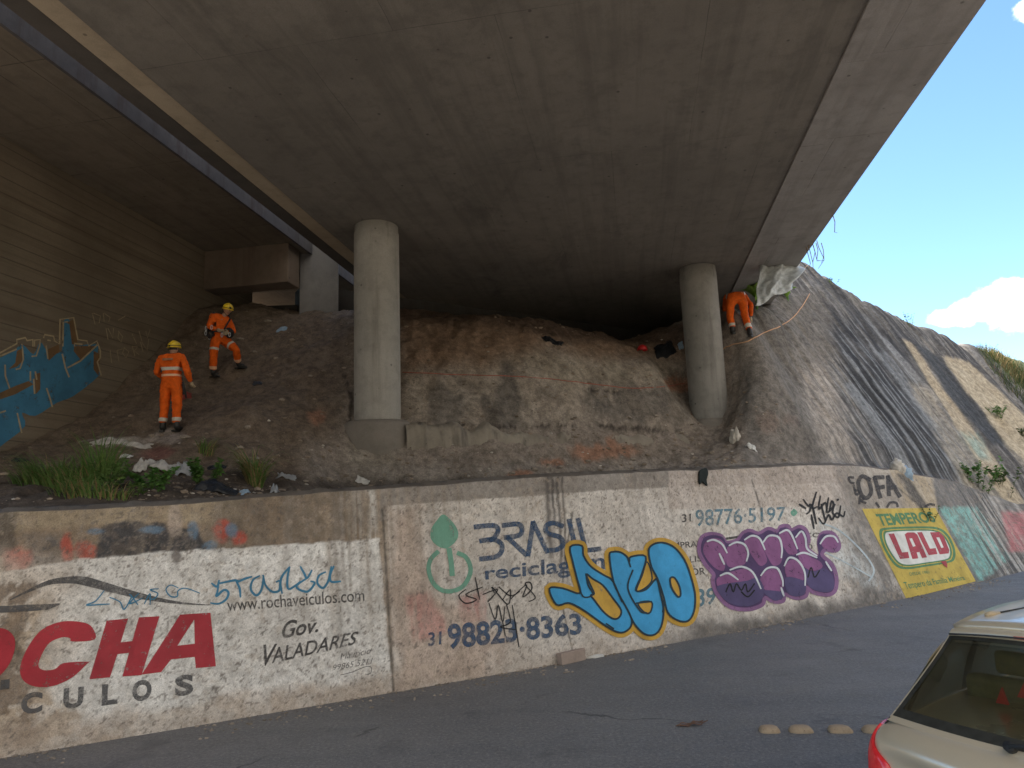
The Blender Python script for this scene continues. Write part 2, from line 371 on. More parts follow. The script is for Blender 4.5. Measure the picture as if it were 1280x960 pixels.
for (s_, n_, z_) in [(-6, 13, 3.2), (-6, 17, 5.8), (-3, 19, 7), (2, 21, 7.6), (6, 21, 6.6), (7, 19, 6.65), (10, 18, 6.4), (11, 22, 6.2), (13.5, 18, 6.2), (14.5, 21, 6.2), (-6, 21, 8)]: _cs = np.append(_cs, s_); _cn = np.append(_cn, n_); _cz = np.append(_cz, z_)
def _U(r2): return np.where(r2 > 1e-12, .5 * r2 * np.log(r2 + 1e-12), 0)
_n = len(_cs); _A = np.zeros((_n + 3, _n + 3)); _A[:_n, :_n] = _U((_cs[:, None] - _cs) ** 2 + (_cn[:, None] - _cn) ** 2) + np.eye(_n) * .06
_A[:_n, _n] = 1; _A[:_n, _n + 1] = _cs; _A[:_n, _n + 2] = _cn; _A[_n:, :_n] = _A[:_n, _n:].T
_w = np.linalg.solve(_A, np.append(_cz, [0, 0, 0]))
def tps(s, n):
    s = np.asarray(s, float); n = np.asarray(n, float); out = _w[_n] + _w[_n + 1] * s + _w[_n + 2] * n
    for i in range(_n): out = out + _w[i] * _U((s - _cs[i]) ** 2 + (n - _cn[i]) ** 2)
    return out
def terr0(s, n):
    s = np.asarray(s, float); n = np.asarray(n, float)
    a = np.minimum(tps(s, n), 8.05 + .0 * s)
    p = right_plane(s, n); c = crest_r(s); r = c - .18 * np.log1p(np.exp(np.clip((c - p) / .18, -60, 300))) ; r = np.where(p > c + 2, c, r)
    g = sstep(12.6, 15.4, s); q_ = xy(s, n) @ BQ; g = g * (1 - sstep(13.4, 15.2, n) * (1 - sstep(3.6, 5.5, q_)))
    z = a * (1 - g) + r * g
    edge = sstep(0, .5, n - ntop(s))
    return (ztop(s) + .02) * (1 - edge) + z * edge
def terr(s, n):
    z = terr0(s, n); d = sstep(.15, .9, np.asarray(n) - ntop(s))
    big = (fbm(s * .7, n * .7, 4) - .5) * .36 + (fbm(s * 2.3 + 9, n * 2.3, 4) - .5) * .24 + (fbm(s * 7 + 3, n * 7, 4) - .5) * .07
    # shotcrete ribs run down the outer slope
    rib = ((fbm(s * 1.9 + 40, n * .35, 4) - .5) * .5 + (fbm(s * 6 + 20, n * .8, 4) - .5) * .14) * sstep(13, 16, s)
    return z + d * (big * (1 - .45 * sstep(13, 16, s)) + rib)
def terr_xy(x, y):
    s_, n_ = sn(np.array([x, y], float)); return float(terr(np.array([s_]), np.array([n_]))[0])
def terr_hit(px, py, d0=8.0, d1=32.0):
    """where the slope is met behind a pixel of the photograph"""
    D = np.linspace(d0, d1, 2400); p = atD(np.full_like(D, px), np.full_like(D, py), D); s_, n_ = sn(p)
    d = np.where(n_ > ntop(s_) - .02, terr(s_, n_) - p[:, 2], -1); k = int(np.argmax(d > 0)); q = p[k].copy(); q[2] = terr(s_[k:k + 1], n_[k:k + 1])[0]; return q
_ss = np.concatenate([np.linspace(-11, -4.2, 18), np.linspace(-4, 19, 470), np.linspace(19.08, 36, 170), np.linspace(37, 70, 24)])
_rr = np.concatenate([[0, 1e-4], np.linspace(.03, 9.5, 200), np.linspace(9.6, 16, 30), np.linspace(17, 60, 12)])
SG, RG = np.meshgrid(_ss, _rr, indexing='ij'); NG = ntop(SG) + RG; ZG = terr(SG, NG); ZG[:, 0] = 0; XYG = xy(SG, NG)
TV = np.concatenate([XYG.reshape(-1, 2), ZG.reshape(-1, 1)], 1)

def pdist(poly, P):
    """signed distance in pixels to a polygon, positive inside"""
    poly = np.asarray(poly, float); x, y = P[:, 0], P[:, 1]; best = np.full(len(P), 1e9); ins = np.zeros(len(P), bool)
    for a, b in zip(poly, np.roll(poly, -1, 0)):
        e = b - a; t = np.clip(((x - a[0]) * e[0] + (y - a[1]) * e[1]) / (e @ e + 1e-9), 0, 1)
        best = np.minimum(best, np.hypot(x - a[0] - t * e[0], y - a[1] - t * e[1]))
        if a[1] != b[1]:
            c = (a[1] > y) != (b[1] > y); ins ^= c & (x < (b[0] - a[0]) * (y - a[1]) / (b[1] - a[1]) + a[0])
    return np.where(ins, best, -best)
class Paint:
    """ground or wall colours laid over one another on a fine mesh, with ragged edges"""
    def __init__(self, P, s, r, base): self.P, self.s, self.r = P, s, r; self.c = np.tile(np.array(base, float), (len(P), 1))
    def lay(self, col, m): self.c = self.c * (1 - m[:, None]) + np.array(col) * m[:, None]
    def poly(self, col, poly, soft=3, rag=4, fs=3.0, amt=1.0, hole=0.0, hs=(6, 6), streak=None):
        d = pdist(poly, self.P)
        if rag: d = d + (fbm(self.s * fs + 3 * col[0] * 10, self.r * fs + 7, 5) - .5) * 2 * rag
        m = sstep(-soft, soft, d) * amt
        if hole: m = m * (1 - hole * sstep(.5, .62, fbm(self.s * hs[0] + 11, self.r * hs[1] + col[1] * 30, 5)))
        if streak: m = m * sstep(streak[1], streak[2], fbm(self.s * streak[0] + col[2] * 50, self.r * streak[3], 4))
        self.lay(col, m)
    def blob(self, col, x, y, rx, ry, amt=1.0, rag=.6, fs=2.0):
        d = np.hypot((self.P[:, 0] - x) / rx, (self.P[:, 1] - y) / ry) + (fbm(self.s * fs + x * .1, self.r * fs + y * .1, 5) - .5) * 2 * rag
        self.lay(col, (1 - sstep(.55, 1.1, d)) * amt)

def mat_attr(name, att, fine=(.25, 60), med=(.3, 6), rough=.93, bump=.6, dist=.03, pits=0.0):
    t = NT(name); v = t.coord('Object'); a = t.attr(att)
    n2 = t.noise(v, med[1], 7, .68); n3 = t.noise(v, fine[1], 4, .75); n4 = t.noise(v, 1.3, 5, .6)
    c = t.mix(1.0, a, t.mix(t.ramp(n2, .3, .7), (1 - med[0],) * 3, (1 + med[0],) * 3), 'MULTIPLY')
    c = t.mix(1.0, c, t.mix(t.ramp(n3, .25, .75), (1 - fine[0],) * 3, (1 + fine[0],) * 3), 'MULTIPLY')
    c = t.mix(1.0, c, t.mix(t.ramp(n4, .3, .7), (.9, .88, .86), (1.1, 1.1, 1.1)), 'MULTIPLY')
    if pits:
        vo = t.n('ShaderNodeTexVoronoi'); vo.inputs['Scale'].default_value = 4.2; t.link(v, vo.inputs['Vector'])
        c = t.mix(t.ramp(vo.outputs['Distance'], .03, .07, pits, 0), c, (.06, .05, .045))
    t.bump(t.math('ADD', n2, t.math('MULTIPLY', n3, .5)), bump, dist)
    return t.fin(c, rough, 0, .25)

_PT = proj(TV); tp = Paint(_PT, SG.ravel(), RG.ravel(), (.23, .195, .165))
def terrain_colours(p):
    s, r = p.s, p.r
    right = sstep(13.0, 14.8, s)
    # brown earth on the left under the bridges, redder near the crest, grey sprayed concrete in the middle
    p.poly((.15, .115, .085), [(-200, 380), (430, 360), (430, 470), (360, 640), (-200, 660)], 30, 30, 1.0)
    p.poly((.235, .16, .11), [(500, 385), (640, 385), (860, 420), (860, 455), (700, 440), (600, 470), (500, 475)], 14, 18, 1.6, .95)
    p.poly((.085, .058, .043), [(490, 380), (860, 405), (860, 432), (720, 428), (600, 405), (490, 400)], 6, 6, 2.0, .85)  # crest soil darkened to paint in the shade below the deck
    p.poly((.33, .285, .235), [(505, 470), (680, 440), (850, 455), (860, 530), (505, 530)], 14, 16, 1.4, .85)
    p.poly((.28, .25, .21), [(440, 480), (500, 470), (500, 600), (440, 600)], 12, 10, 1.4, .8)
    for (x, y, rx, ry, a) in [(560, 500, 26, 30, .7), (632, 500, 24, 34, .85), (795, 505, 36, 26, .75), (745, 500, 16, 24, .6), (690, 490, 20, 10, .4), (770, 470, 20, 14, .4), (850, 500, 22, 30, .5)]:
        p.blob((.085, .078, .072), x, y, rx * 1.15, ry * 1.1, a * .8, 1.0, 2.0)
    p.poly((.31, .27, .21), [(640, 445), (760, 455), (850, 470), (700, 480)], 12, 14, 2.2, .6)
    p.poly((.26, .23, .20), [(440, 585), (1010, 575), (1010, 620), (440, 640)], 8, 12, 1.6, .7)
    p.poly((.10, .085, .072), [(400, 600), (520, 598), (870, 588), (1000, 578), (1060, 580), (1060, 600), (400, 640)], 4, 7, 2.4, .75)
    for (x, y, rx, ry) in [(755, 564, 46, 13), (650, 592, 20, 6), (690, 578, 18, 5), (395, 520, 12, 12), (845, 480, 22, 9), (960, 525, 16, 14), (990, 525, 14, 7)]:
        p.blob((.30, .165, .11), x, y, rx, ry, .9, .8, 3.0)
    # damp ledge on the left with trodden white dust
    p.blob((.42, .38, .34), 150, 552, 46, 7, .8, .8, 4); p.blob((.35, .31, .28), 205, 545, 26, 9, .7, .7, 4); p.blob((.20, .085, .07), 195, 568, 26, 9, .7, .6, 3)
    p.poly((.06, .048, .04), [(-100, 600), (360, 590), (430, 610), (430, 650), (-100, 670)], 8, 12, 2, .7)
    for cr in ([(940, 430), (952, 450), (948, 478), (962, 500), (970, 530), (990, 545), (1012, 556)], [(1005, 540), (1025, 560), (1040, 572)], [(930, 462), (936, 480), (950, 490)], [(430, 470), (440, 500), (436, 540)], [(735, 487), (765, 490), (800, 489)], [(560, 530), (640, 534), (740, 532), (850, 540)]):
        a = np.array(cr, float); d = np.full(len(s), 1e9)
        for q0, q1 in zip(a, a[1:]):
            e = q1 - q0; t_ = np.clip(((p.P - q0) @ e) / (e @ e), 0, 1); d = np.minimum(d, np.hypot(*(p.P - q0 - t_[:, None] * e).T))
        p.lay((.035, .028, .024), np.exp(-((d + (fbm(s * 6, r * 6, 4) - .5) * 9) / 1.7) ** 2) * .85)
    # the outer face: old light concrete under black runs of algae, all following the fall of the slope, plus painted sun and shade
    grey = (.125, .118, .112)
    p.lay(grey, right)
    p.lay((.10, .095, .092), right * sstep(.45, .62, fbm(s * 2.0, r * .5, 5)) * .8)
    p.lay((.27, .245, .21), right * sstep(.55, .66, fbm(s * 3.4 + 30, r * .45 + 4, 5)) * .8)
    p.lay((.045, .045, .048), right * sstep(.54, .60, fbm(s * 7 + 70, r * .55 + 4, 4)) * .75)
    p.lay((.26, .25, .24), right * sstep(.60, .64, fbm(s * 11 + 90, r * .7 + 9, 4)) * .7)
    p.poly((.36, .32, .28), [(980, 440), (1022, 430), (1070, 560), (1078, 585), (1030, 580)], 10, 8, 2.5, .85, .55, (8, 2.2))
    p.poly((.15, .135, .118), [(940, 380), (1030, 360), (1050, 440), (1000, 470), (930, 440)], 12, 10, 2, .75)
    p.poly((.155, .142, .128), [(925, 450), (985, 440), (1035, 575), (930, 580)], 10, 10, 2, .8)
    p.poly((.035, .037, .042), [(1035, 400), (1075, 390), (1190, 560), (1225, 600), (1125, 600), (1065, 480)], 12, 14, 2, .85, .6, (4.5, .5))
    p.poly((.035, .037, .042), [(1010, 345), (1060, 362), (1150, 420), (1135, 450), (1060, 420)], 8, 10, 2, .55, .6, (4.5, .5))
    p.lay((.028, .03, .034), sstep(.50, .56, fbm(s * 5 + 33, r * .4, 4)) * right * .6 * sstep(0, 30, pdist([(1035, 390), (1085, 390), (1235, 590), (1225, 610), (1100, 610), (1050, 480)], p.P)))
    p.poly((.20, .21, .22), [(1055, 480), (1068, 478), (1148, 596), (1136, 598)], 3, 3, 3, .8)
    p.lay((.24, .25, .26), right * sstep(.575, .60, fbm(s * 8 + 140, r * .22, 3)) * .75 * sstep(-10, 20, pdist([(1035, 400), (1100, 390), (1245, 600), (1225, 612), (1090, 606), (1045, 480)], p.P)))
    p.poly((.19, .20, .21), [(1095, 440), (1106, 438), (1225, 600), (1206, 600)], 4, 4, 3, .7, .5, (9, .8))
    p.poly((.42, .35, .25), [(1128, 424), (1140, 430), (1290, 640), (1262, 640), (1190, 525)], 1.5, 2, 2, .9)  # sunlit streak painted into the slope colour, as is the next one
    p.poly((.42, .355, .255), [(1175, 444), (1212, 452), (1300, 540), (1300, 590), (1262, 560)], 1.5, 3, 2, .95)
    p.poly((.05, .055, .062), [(1143, 428), (1176, 448), (1258, 556), (1240, 556), (1200, 512)], 2, 3, 2, .85)  # cast shadow band painted between the two sunlit streaks
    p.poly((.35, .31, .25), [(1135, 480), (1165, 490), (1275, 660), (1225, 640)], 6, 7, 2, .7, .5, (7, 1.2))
    p.poly((.22, .36, .34), [(1200, 540), (1222, 545), (1240, 575), (1222, 575)], 5, 6, 3, .6, .6, (8, 3))
    p.poly((.10, .12, .05), [(1225, 436), (1300, 440), (1300, 480), (1260, 470)], 6, 8, 3, .8)
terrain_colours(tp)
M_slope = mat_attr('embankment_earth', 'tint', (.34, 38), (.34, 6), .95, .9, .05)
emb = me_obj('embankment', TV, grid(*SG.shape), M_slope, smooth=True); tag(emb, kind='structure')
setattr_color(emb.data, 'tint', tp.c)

# ------------------------------------------------------------------ bridges
def bridge_obj(name, boxes, mat, parent, bevel=0.0):
    """boxes in bridge axes (across, along, up); the object carries the turn so its own axes follow the bridge"""
    bm = bmesh.new()
    for lo, hi in boxes: bm_box(bm, lo, hi, bevel)
    return bm_obj(name, bm, mat, parent)
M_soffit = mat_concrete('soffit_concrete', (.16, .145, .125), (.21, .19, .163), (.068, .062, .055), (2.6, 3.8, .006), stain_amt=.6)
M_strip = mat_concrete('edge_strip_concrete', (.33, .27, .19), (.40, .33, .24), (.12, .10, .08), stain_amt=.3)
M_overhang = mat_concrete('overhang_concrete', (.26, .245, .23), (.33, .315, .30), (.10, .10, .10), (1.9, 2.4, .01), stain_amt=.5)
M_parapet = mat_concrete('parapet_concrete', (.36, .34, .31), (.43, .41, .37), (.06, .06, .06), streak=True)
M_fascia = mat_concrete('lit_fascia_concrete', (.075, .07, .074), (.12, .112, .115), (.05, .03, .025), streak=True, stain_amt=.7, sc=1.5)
M_leftsoffit = mat_concrete('board_marked_soffit', (.165, .135, .10), (.215, .18, .138), (.07, .055, .045), (3.0, 1.6, .012), stain_amt=.5)
Y0, Y1 = 1.2, 40.0; YL = -9.0
ov = empty('overpass', (0, 0, 0), -BA)
tag(ov, 'broad concrete overpass with stained flat underside over the whole scene', 'overpass')
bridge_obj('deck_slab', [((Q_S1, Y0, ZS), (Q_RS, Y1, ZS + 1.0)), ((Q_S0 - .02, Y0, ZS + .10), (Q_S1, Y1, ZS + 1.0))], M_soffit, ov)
bridge_obj('drip_lip', [((Q_L - .06, Y0, ZS + .04), (Q_S0 - .025, Y1, ZS + 1.0))], mat_concrete('dark_lip_concrete', (.06, .052, .045), (.09, .078, .066), (.03, .026, .022), stain_amt=.4), ov)  # lip beside the gap in its own near-black concrete
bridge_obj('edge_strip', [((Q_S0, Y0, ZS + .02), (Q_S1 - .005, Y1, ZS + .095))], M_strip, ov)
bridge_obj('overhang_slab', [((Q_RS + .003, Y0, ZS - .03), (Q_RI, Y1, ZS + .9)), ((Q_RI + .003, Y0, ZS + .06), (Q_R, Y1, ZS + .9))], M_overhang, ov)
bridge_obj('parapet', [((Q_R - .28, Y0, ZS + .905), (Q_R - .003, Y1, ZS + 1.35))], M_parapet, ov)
bridge_obj('gap_light_barrier', [((Q_L - .057, Y0, ZS + 1.005), (Q_L + .25, Y1, ZS + 2.1))], M_parapet, ov)  # unseen barrier, raised to keep sky light out of the gap
gr = bridge_obj('guard_rail', [((Q_R - .2, Y0, ZS + 1.72), (Q_R - .08, Y1, ZS + 2.2))] + [((Q_R - .19, y, ZS + 1.355), (Q_R - .09, y + .1, ZS + 1.715)) for y in np.arange(Y0 + 1, Y1, 2.5)], M_parapet, ov)
lv = empty('approach_bridge', (0, 0, 0), -BA)
tag(lv, 'narrower higher bridge left of the gap with dark brown board marked underside', 'bridge')
bridge_obj('deck_slab', [((Q_W - 2.2, YL, ZL), (Q_LR - .42, 40.0, ZL + 1.05)), ((Q_LR - .415, YL, ZL + .0), (Q_LR - .012, 40.0, ZL + 1.05))], M_leftsoffit, lv)
bridge_obj('fascia', [((Q_LR - .009, YL, ZL - .015), (Q_LR + .05, 40.0, ZL + 1.1))], M_fascia, lv)
bridge_obj('parapet', [((Q_LR - .3, YL, ZL + 1.105), (Q_LR + .04, 40.0, ZL + 2.3))], M_parapet, lv)  # parapet made tall, out of view, to darken the gap
_e0 = atD(275, 360, 17.0); _e1 = atD(372, 360, 17.2)
eb = bmesh.new()
q0, q1 = float(_e0[:2] @ BQ), float(_e1[:2] @ BQ); yb = float(_e0[:2] @ BD)
bm_box(eb, (q0 - 1.5, yb, float(_e0[2])), (q1, yb + .6, ZL - .004), .02)
bm_obj('end_beam', eb, mat_concrete('end_beam_concrete', (.13, .098, .073), (.17, .13, .098), (.08, .05, .04), streak=True, stain_amt=.5), lv)

# abutment wall closing the back under both decks
def wall_line(p0, p1, z0, z1, th):
    d = np.array(p1) - np.array(p0); d = d / np.linalg.norm(d); nrm = np.array([-d[1], d[0]])
    a, b = np.array(p0), np.array(p1); c, e = b + nrm * th, a + nrm * th
    vs = [(*q, z) for z in (z0, z1) for q in (a, b, c, e)]
    return vs, [(3, 2, 1, 0), (4, 5, 6, 7), (0, 1, 5, 4), (1, 2, 6, 5), (2, 3, 7, 6), (3, 0, 4, 7)]
M_abut = mat_concrete('abutment_concrete', (.035, .032, .03), (.05, .046, .043), (.05, .05, .05), streak=True, stain_amt=.6)  # near-black colour paints in the shade at the back of the cavity
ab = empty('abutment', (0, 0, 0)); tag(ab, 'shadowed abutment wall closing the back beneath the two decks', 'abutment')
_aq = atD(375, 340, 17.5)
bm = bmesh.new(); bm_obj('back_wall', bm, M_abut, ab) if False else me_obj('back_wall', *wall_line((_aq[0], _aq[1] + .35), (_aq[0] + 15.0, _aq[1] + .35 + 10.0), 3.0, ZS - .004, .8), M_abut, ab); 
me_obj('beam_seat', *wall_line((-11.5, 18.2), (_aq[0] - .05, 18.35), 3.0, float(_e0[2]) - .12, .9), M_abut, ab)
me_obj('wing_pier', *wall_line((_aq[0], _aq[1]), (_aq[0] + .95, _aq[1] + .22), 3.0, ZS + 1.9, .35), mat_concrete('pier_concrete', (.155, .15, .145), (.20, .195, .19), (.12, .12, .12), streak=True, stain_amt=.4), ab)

# left side wall along the approach bridge, board marked
def mat_side():
    t = NT('board_marked_wall'); v = t.coord('Object'); b = t.noise(t.coord('Object', (1, .10, 4.5)), 1.0, 4, .6, .3); b2 = t.noise(t.coord('Object', (1, .25, 9)), 1.3, 5, .65); n1 = t.noise(v, .5, 5); n3 = t.noise(v, 40, 4, .7)
    c = t.mix(t.ramp(n1, .3, .7), (.125, .10, .07), (.185, .15, .108)); c = t.mix(t.ramp(b, .48, .62, 0, .45), c, (.10, .075, .05)); c = t.mix(t.ramp(b2, .52, .68, 0, .4), c, (.10, .075, .05)); c = t.mix(t.ramp(n3, .4, .8, 0, .45), c, (.10, .08, .05))
    w = t.n('ShaderNodeTexWave'); w.wave_type = 'BANDS'; w.bands_direction = 'Z'; w.inputs['Scale'].default_value = 1.1; w.inputs['Distortion'].default_value = .35; t.link(v, w.inputs['Vector'])
    ln = t.ramp(w.outputs['Fac'], .02, .0, 0, .6); c = t.mix(ln, c, (.06, .045, .03)); t.bump(t.math('ADD', t.math('SUBTRACT', b2, ln), t.math('MULTIPLY', n3, .3)), .5, .03); return t.fin(c, .92)
M_side = mat_side()
sw = empty('side_wall', (0, 0, 0), -BA); tag(sw, 'brown board marked side wall with blue graffiti beneath the left bridge', 'wall')
bm = bmesh.new(); bm_box(bm, (Q_W - .6, 6.5, 0), (Q_W, 17.85, ZL - .004)); swb = bm_obj('wall_panel', bm, M_side, sw)

# columns
M_col = mat_concrete('column_concrete', (.31, .295, .265), (.39, .37, .335), (.13, .12, .105), streak=True, stain_amt=.5, bump=.25)
M_foot = mat_concrete('footing_concrete', (.19, .17, .145), (.25, .22, .19), (.08, .07, .06), stain_amt=.6, bump=.7)
M_col2 = mat_concrete('darker_column_concrete', (.22, .21, .19), (.29, .275, .25), (.10, .092, .082), streak=True, stain_amt=.6, bump=.25)
def column(px, D, rad, zb, label, foot, M_col=None):
    M_col = M_col or globals()['M_col']
    p = atD(px, 520, D); o = empty('bridge_column', (p[0], p[1], 0)); tag(o, label, 'column', 'round columns carrying the overpass')
    bm = bmesh.new(); prof = [(rad, z) for z in np.linspace(zb - .9, ZS - .16, 14)] + [(rad - .015, ZS - .15), (rad - .015, ZS - .003)]
    bm_lathe(bm, prof, 48); s_ = bm_obj('shaft', bm, M_col, o, True)
    bm = bmesh.new(); bm_lathe(bm, foot, 40)
    for v in bm.verts:
        a = math.atan2(v.co.y, v.co.x); k = 1 + .10 * (mnoise.noise(Vector((math.cos(a) * 1.5, math.sin(a) * 1.5, v.co.z * 2 + px))) ) ; v.co.x *= k; v.co.y *= k
    bm_obj('footing', bm, M_foot, o, True)
    return o, p
c1, P1 = column(472, 14.2, .475, 4.08, 'paler round concrete column on a wide drum footing, left of the two', [(.80, 2.3), (.79, 3.3), (.77, 3.75), (.72, 3.98), (.62, 4.06), (.3, 4.08)])
c2, P2 = column(887, 17.8, .48, 4.15, 'darker round column near the bending rescuer, right of the two', [(.62, 2.8), (.60, 3.9), (.55, 4.12), (.485, 4.22), (.3, 4.24)], M_col2)
# low concrete kerb band between the columns
_kb0 = atD(512, 560, 13.62); _bl = [(508, 13.75), (560, 14.0), (640, 14.6), (720, 15.35), (790, 16.0), (850, 16.6)]
bm = bmesh.new(); rows = []
for i in range(160):
    px = np.interp(i / 159, [0, 1], [508, 862]); i = i * 60 / 160; D = np.interp(px, *np.array(_bl).T) - .03; p = atD(px, 560, D); zt = np.interp(px, [508, 862], [3.98, 3.9]) + .05 * (mnoise.noise(Vector((i * .2, 0, 0)))); 
    j = .05 * mnoise.noise(Vector((i * .35, 3, 0))) + .05 * mnoise.noise(Vector((i * 1.3, 3, 0))); zt += .16 * mnoise.noise(Vector((i * .25, 8, 0))) + .05 * mnoise.noise(Vector((i * 1.1, 8, 0))) - .16 * sstep(10, 30, i)
    rows.append([bm.verts.new((p[0] + M2[0] * q, p[1] + M2[1] * q, z)) for q, z in ((-.16 + j, 2.4), (-.1 + j, 3.1), (-.06 + j * .8, 3.45), (-.02 + j * .6, zt - .16), (.05 + j, zt - .05), (.16, zt), (.6, zt + .05))])
for a, b in zip(rows, rows[1:]):
    for k in range(6): bm.faces.new((a[k], b[k], b[k + 1], a[k + 1]))
M_band = mat_concrete('kerb_band_concrete', (.24, .21, .17), (.34, .30, .24), (.08, .07, .062), streak=True, stain_amt=.8, bump=1.2, sc=1.6)
kb_o = bm_obj('footing_beam', bm, M_band, None, True); tag(kb_o, 'low weathered concrete beam half buried between the two columns', 'ground beam')
# ------------------------------------------------------------------ the wall itself
M_wall = mat_attr('painted_wall', 'tint', (.30, 85), (.20, 9), .9, .45, .02, .0)
_ws = np.concatenate([np.linspace(-9, -2.4, 12), np.linspace(-2.3, 9, 640), np.linspace(9.02, 21.5, 470), np.linspace(21.6, 36, 60), np.linspace(37, 70, 10)])
_wz = np.concatenate([[-.1], np.linspace(0, 1, 150)])
WS, WZ = np.meshgrid(_ws, _wz, indexing='ij'); WZ = np.where(WZ < 0, WZ, WZ * (hw(WS) - .03 + .05 * (fbm(WS * 1.2, WS * .3, 4) - .5)))
WV = wall_p(WS, WZ); _wn = np.append(-M2, .1)
WV = WV + ((fbm(WS * 3, WZ * 3, 4) - .5) * .006)[..., None] * _wn
def wall_colours(p):
    s, r, P = p.s, p.r, p.P
    p.lay((.40, .36, .31), np.ones(len(s)) * .0 + 1)
    hz = hw(s) - r                                   # metres below the top
    # upper brown and grime left
    p.poly((.255, .195, .14), [(-300, 600), (470, 590), (492, 880), (-300, 1000)], 3, 2, 2)
    p.poly((.33, .27, .19), [(-300, 640), (300, 600), (300, 652), (130, 655), (-300, 680)], 5, 6, 3, .8, .4, (5, 5))
    p.poly((.14, .12, .10), [(280, 615), (480, 600), (480, 640), (420, 690), (250, 690), (260, 650)], 10, 10, 2, .55, .5, (5, 1.5))
    p.poly((.06, .06, .065), [(124, 656), (160, 652), (246, 664), (262, 692), (120, 702)], 2.5, 7, 7, .95, .18, (12, 12))
    p.poly((.10, .10, .105), [(30, 668), (80, 668), (80, 712), (35, 712)], 6, 9, 5, .75, .5, (9, 9))
    p.poly((.05, .045, .04), [(-20, 640), (22, 640), (18, 690), (-20, 690)], 4, 6, 4, .7)
    for (x, y, rx, ry) in [(22, 702, 24, 20), (84, 690, 10, 22), (108, 690, 14, 16), (278, 664, 14, 15), (300, 672, 12, 12)]: p.blob((.42, .095, .07), x, y, rx, ry, .9, .45, 6)
    for (x, y, rx, ry) in [(241, 664, 8, 14), (290, 662, 9, 10), (118, 664, 14, 5), (190, 662, 20, 5), (262, 682, 10, 6)]: p.blob((.13, .19, .26), x, y, rx, ry, .85, .45, 6)
    p.blob((.40, .33, .28), 218, 650, 10, 26, .7, .6, 4)
    # white advert field
    field = [(-400, 745), (0, 716), (60, 705), (118, 698), (200, 690), (330, 683), (474, 673), (492, 866), (240, 912), (-400, 1020)]
    p.poly((.68, .665, .64), field, 1.2, 3.2, 6, 1.0)
    p.poly((.56, .49, .42), [(-300, 720), (95, 700), (100, 800), (60, 930), (-300, 1000)], 25, 30, 1.5, .75)
    p.poly((.40, .31, .22), [(-300, 700), (70, 740), (60, 860), (140, 925), (-300, 1000)], 10, 40, 2.6, .75, .75, (7, 7))
    p.poly((.19, .14, .10), [(-300, 720), (40, 740), (40, 930), (-300, 1000)], 6, 26, 3.5, .85, .93, (8, 8))
    p.poly((.70, .69, .665), [(75, 745), (110, 745), (110, 775), (75, 775)], 8, 6, 3, .6)
    p.poly((.47, .39, .32), [(-100, 915), (240, 880), (490, 845), (495, 880), (240, 925), (-100, 970)], 10, 14, 3, .7, .4, (4, 4))
    p.blob((.13, .12, .12), 220, 696, 7, 10, .9, .5, 9)
    # runs of damp at the joint near 430-480
    for x0, w_, c_ in [(408, 5, (.30, .24, .18)), (415, 3, (.2, .17, .14)), (425, 2.5, (.30, .27, .24)), (433, 2, (.27, .24, .2)), (446, 7, (.45, .42, .38)), (455, 3, (.25, .2, .15)), (465, 6, (.70, .69, .66)), (476, 5, (.30, .22, .15))]:
        x = x0 + (P[:, 1] - 620) * .06 + (fbm(r * 3, s * .0 + x0, 3) - .5) * 5
        p.lay(c_, np.exp(-((P[:, 0] - x) / w_) ** 2) * (1 - sstep(690, 860, P[:, 1])) * .6 * sstep(.25, .55, fbm(s * 20, r * 2 + x0, 3) + .15))
    # second bay
    bay = [(486, 600), (1420, 560), (1420, 720), (1130, 760), (492, 875)]
    p.poly((.27, .245, .22), [(476, 600), (1060, 570), (1060, 640), (840, 625), (605, 640), (476, 650)], 2, 2, 2)
    p.poly((.56, .52, .475), [(484, 632), (605, 624), (760, 613), (880, 607), (1050, 604), (1135, 750), (800, 812), (494, 868)], 1.0, 1.6, 6, 1.0)
    p.poly((.44, .38, .335), [(836, 588), (1058, 578), (1062, 632), (836, 637)], 1.5, 2, 4, .75)
    p.poly((.58, .545, .50), [(836, 640), (1062, 636), (1075, 700), (836, 720)], 4, 4, 3, .5)
    p.poly((.44, .335, .27), [(484, 640), (520, 638), (545, 740), (640, 800), (600, 850), (494, 870)], 14, 16, 2.5, .75)
    p.poly((.44, .19, .17), [(505, 745), (535, 740), (560, 790), (520, 800)], 6, 6, 3, .6, .6, (14, 2)); p.poly((.42, .15, .14), [(575, 745), (605, 740), (606, 778), (580, 780)], 5, 5, 3, .6, .6, (12, 2))
    p.poly((.44, .42, .40), [(560, 720), (640, 700), (650, 730), (560, 745)], 10, 8, 3, .6)
    for x0, w_ in [(488, 3), (499, 2), (511, 4), (524, 2), (541, 2), (556, 2.5), (575, 2)]:
        x = x0 + (P[:, 1] - 640) * .05 + (fbm(r * 3, s * 0 + x0, 3) - .5) * 4
        p.lay((.30, .25, .20), np.exp(-((P[:, 0] - x) / w_) ** 2) * (1 - sstep(650, 800, P[:, 1])) * .55)
    # black run from the notch over the lettering
    for x0, w_, l_ in [(684, 3.4, 730), (697, 2.2, 745), (690, 2.0, 690), (703, 1.4, 760)]:
        x = x0 + (P[:, 1] - 600) * .055 + (fbm(r * 5, s * 0 + x0, 3) - .5) * 4
        p.lay((.055, .05, .05), np.exp(-((P[:, 0] - x) / w_) ** 2) * (1 - sstep(l_ - 60, l_, P[:, 1])) * .85)
    # mould: along the foot and over the right end
    foot = 1 - sstep(.05, .38, r + (fbm(s * 2.2, r * 2, 5) - .5) * .5)
    p.lay((.085, .08, .078), foot * sstep(6.2, 8.2, s) * .85)
    p.lay((.30, .24, .19), foot * (1 - sstep(5.5, 8, s)) * .4)
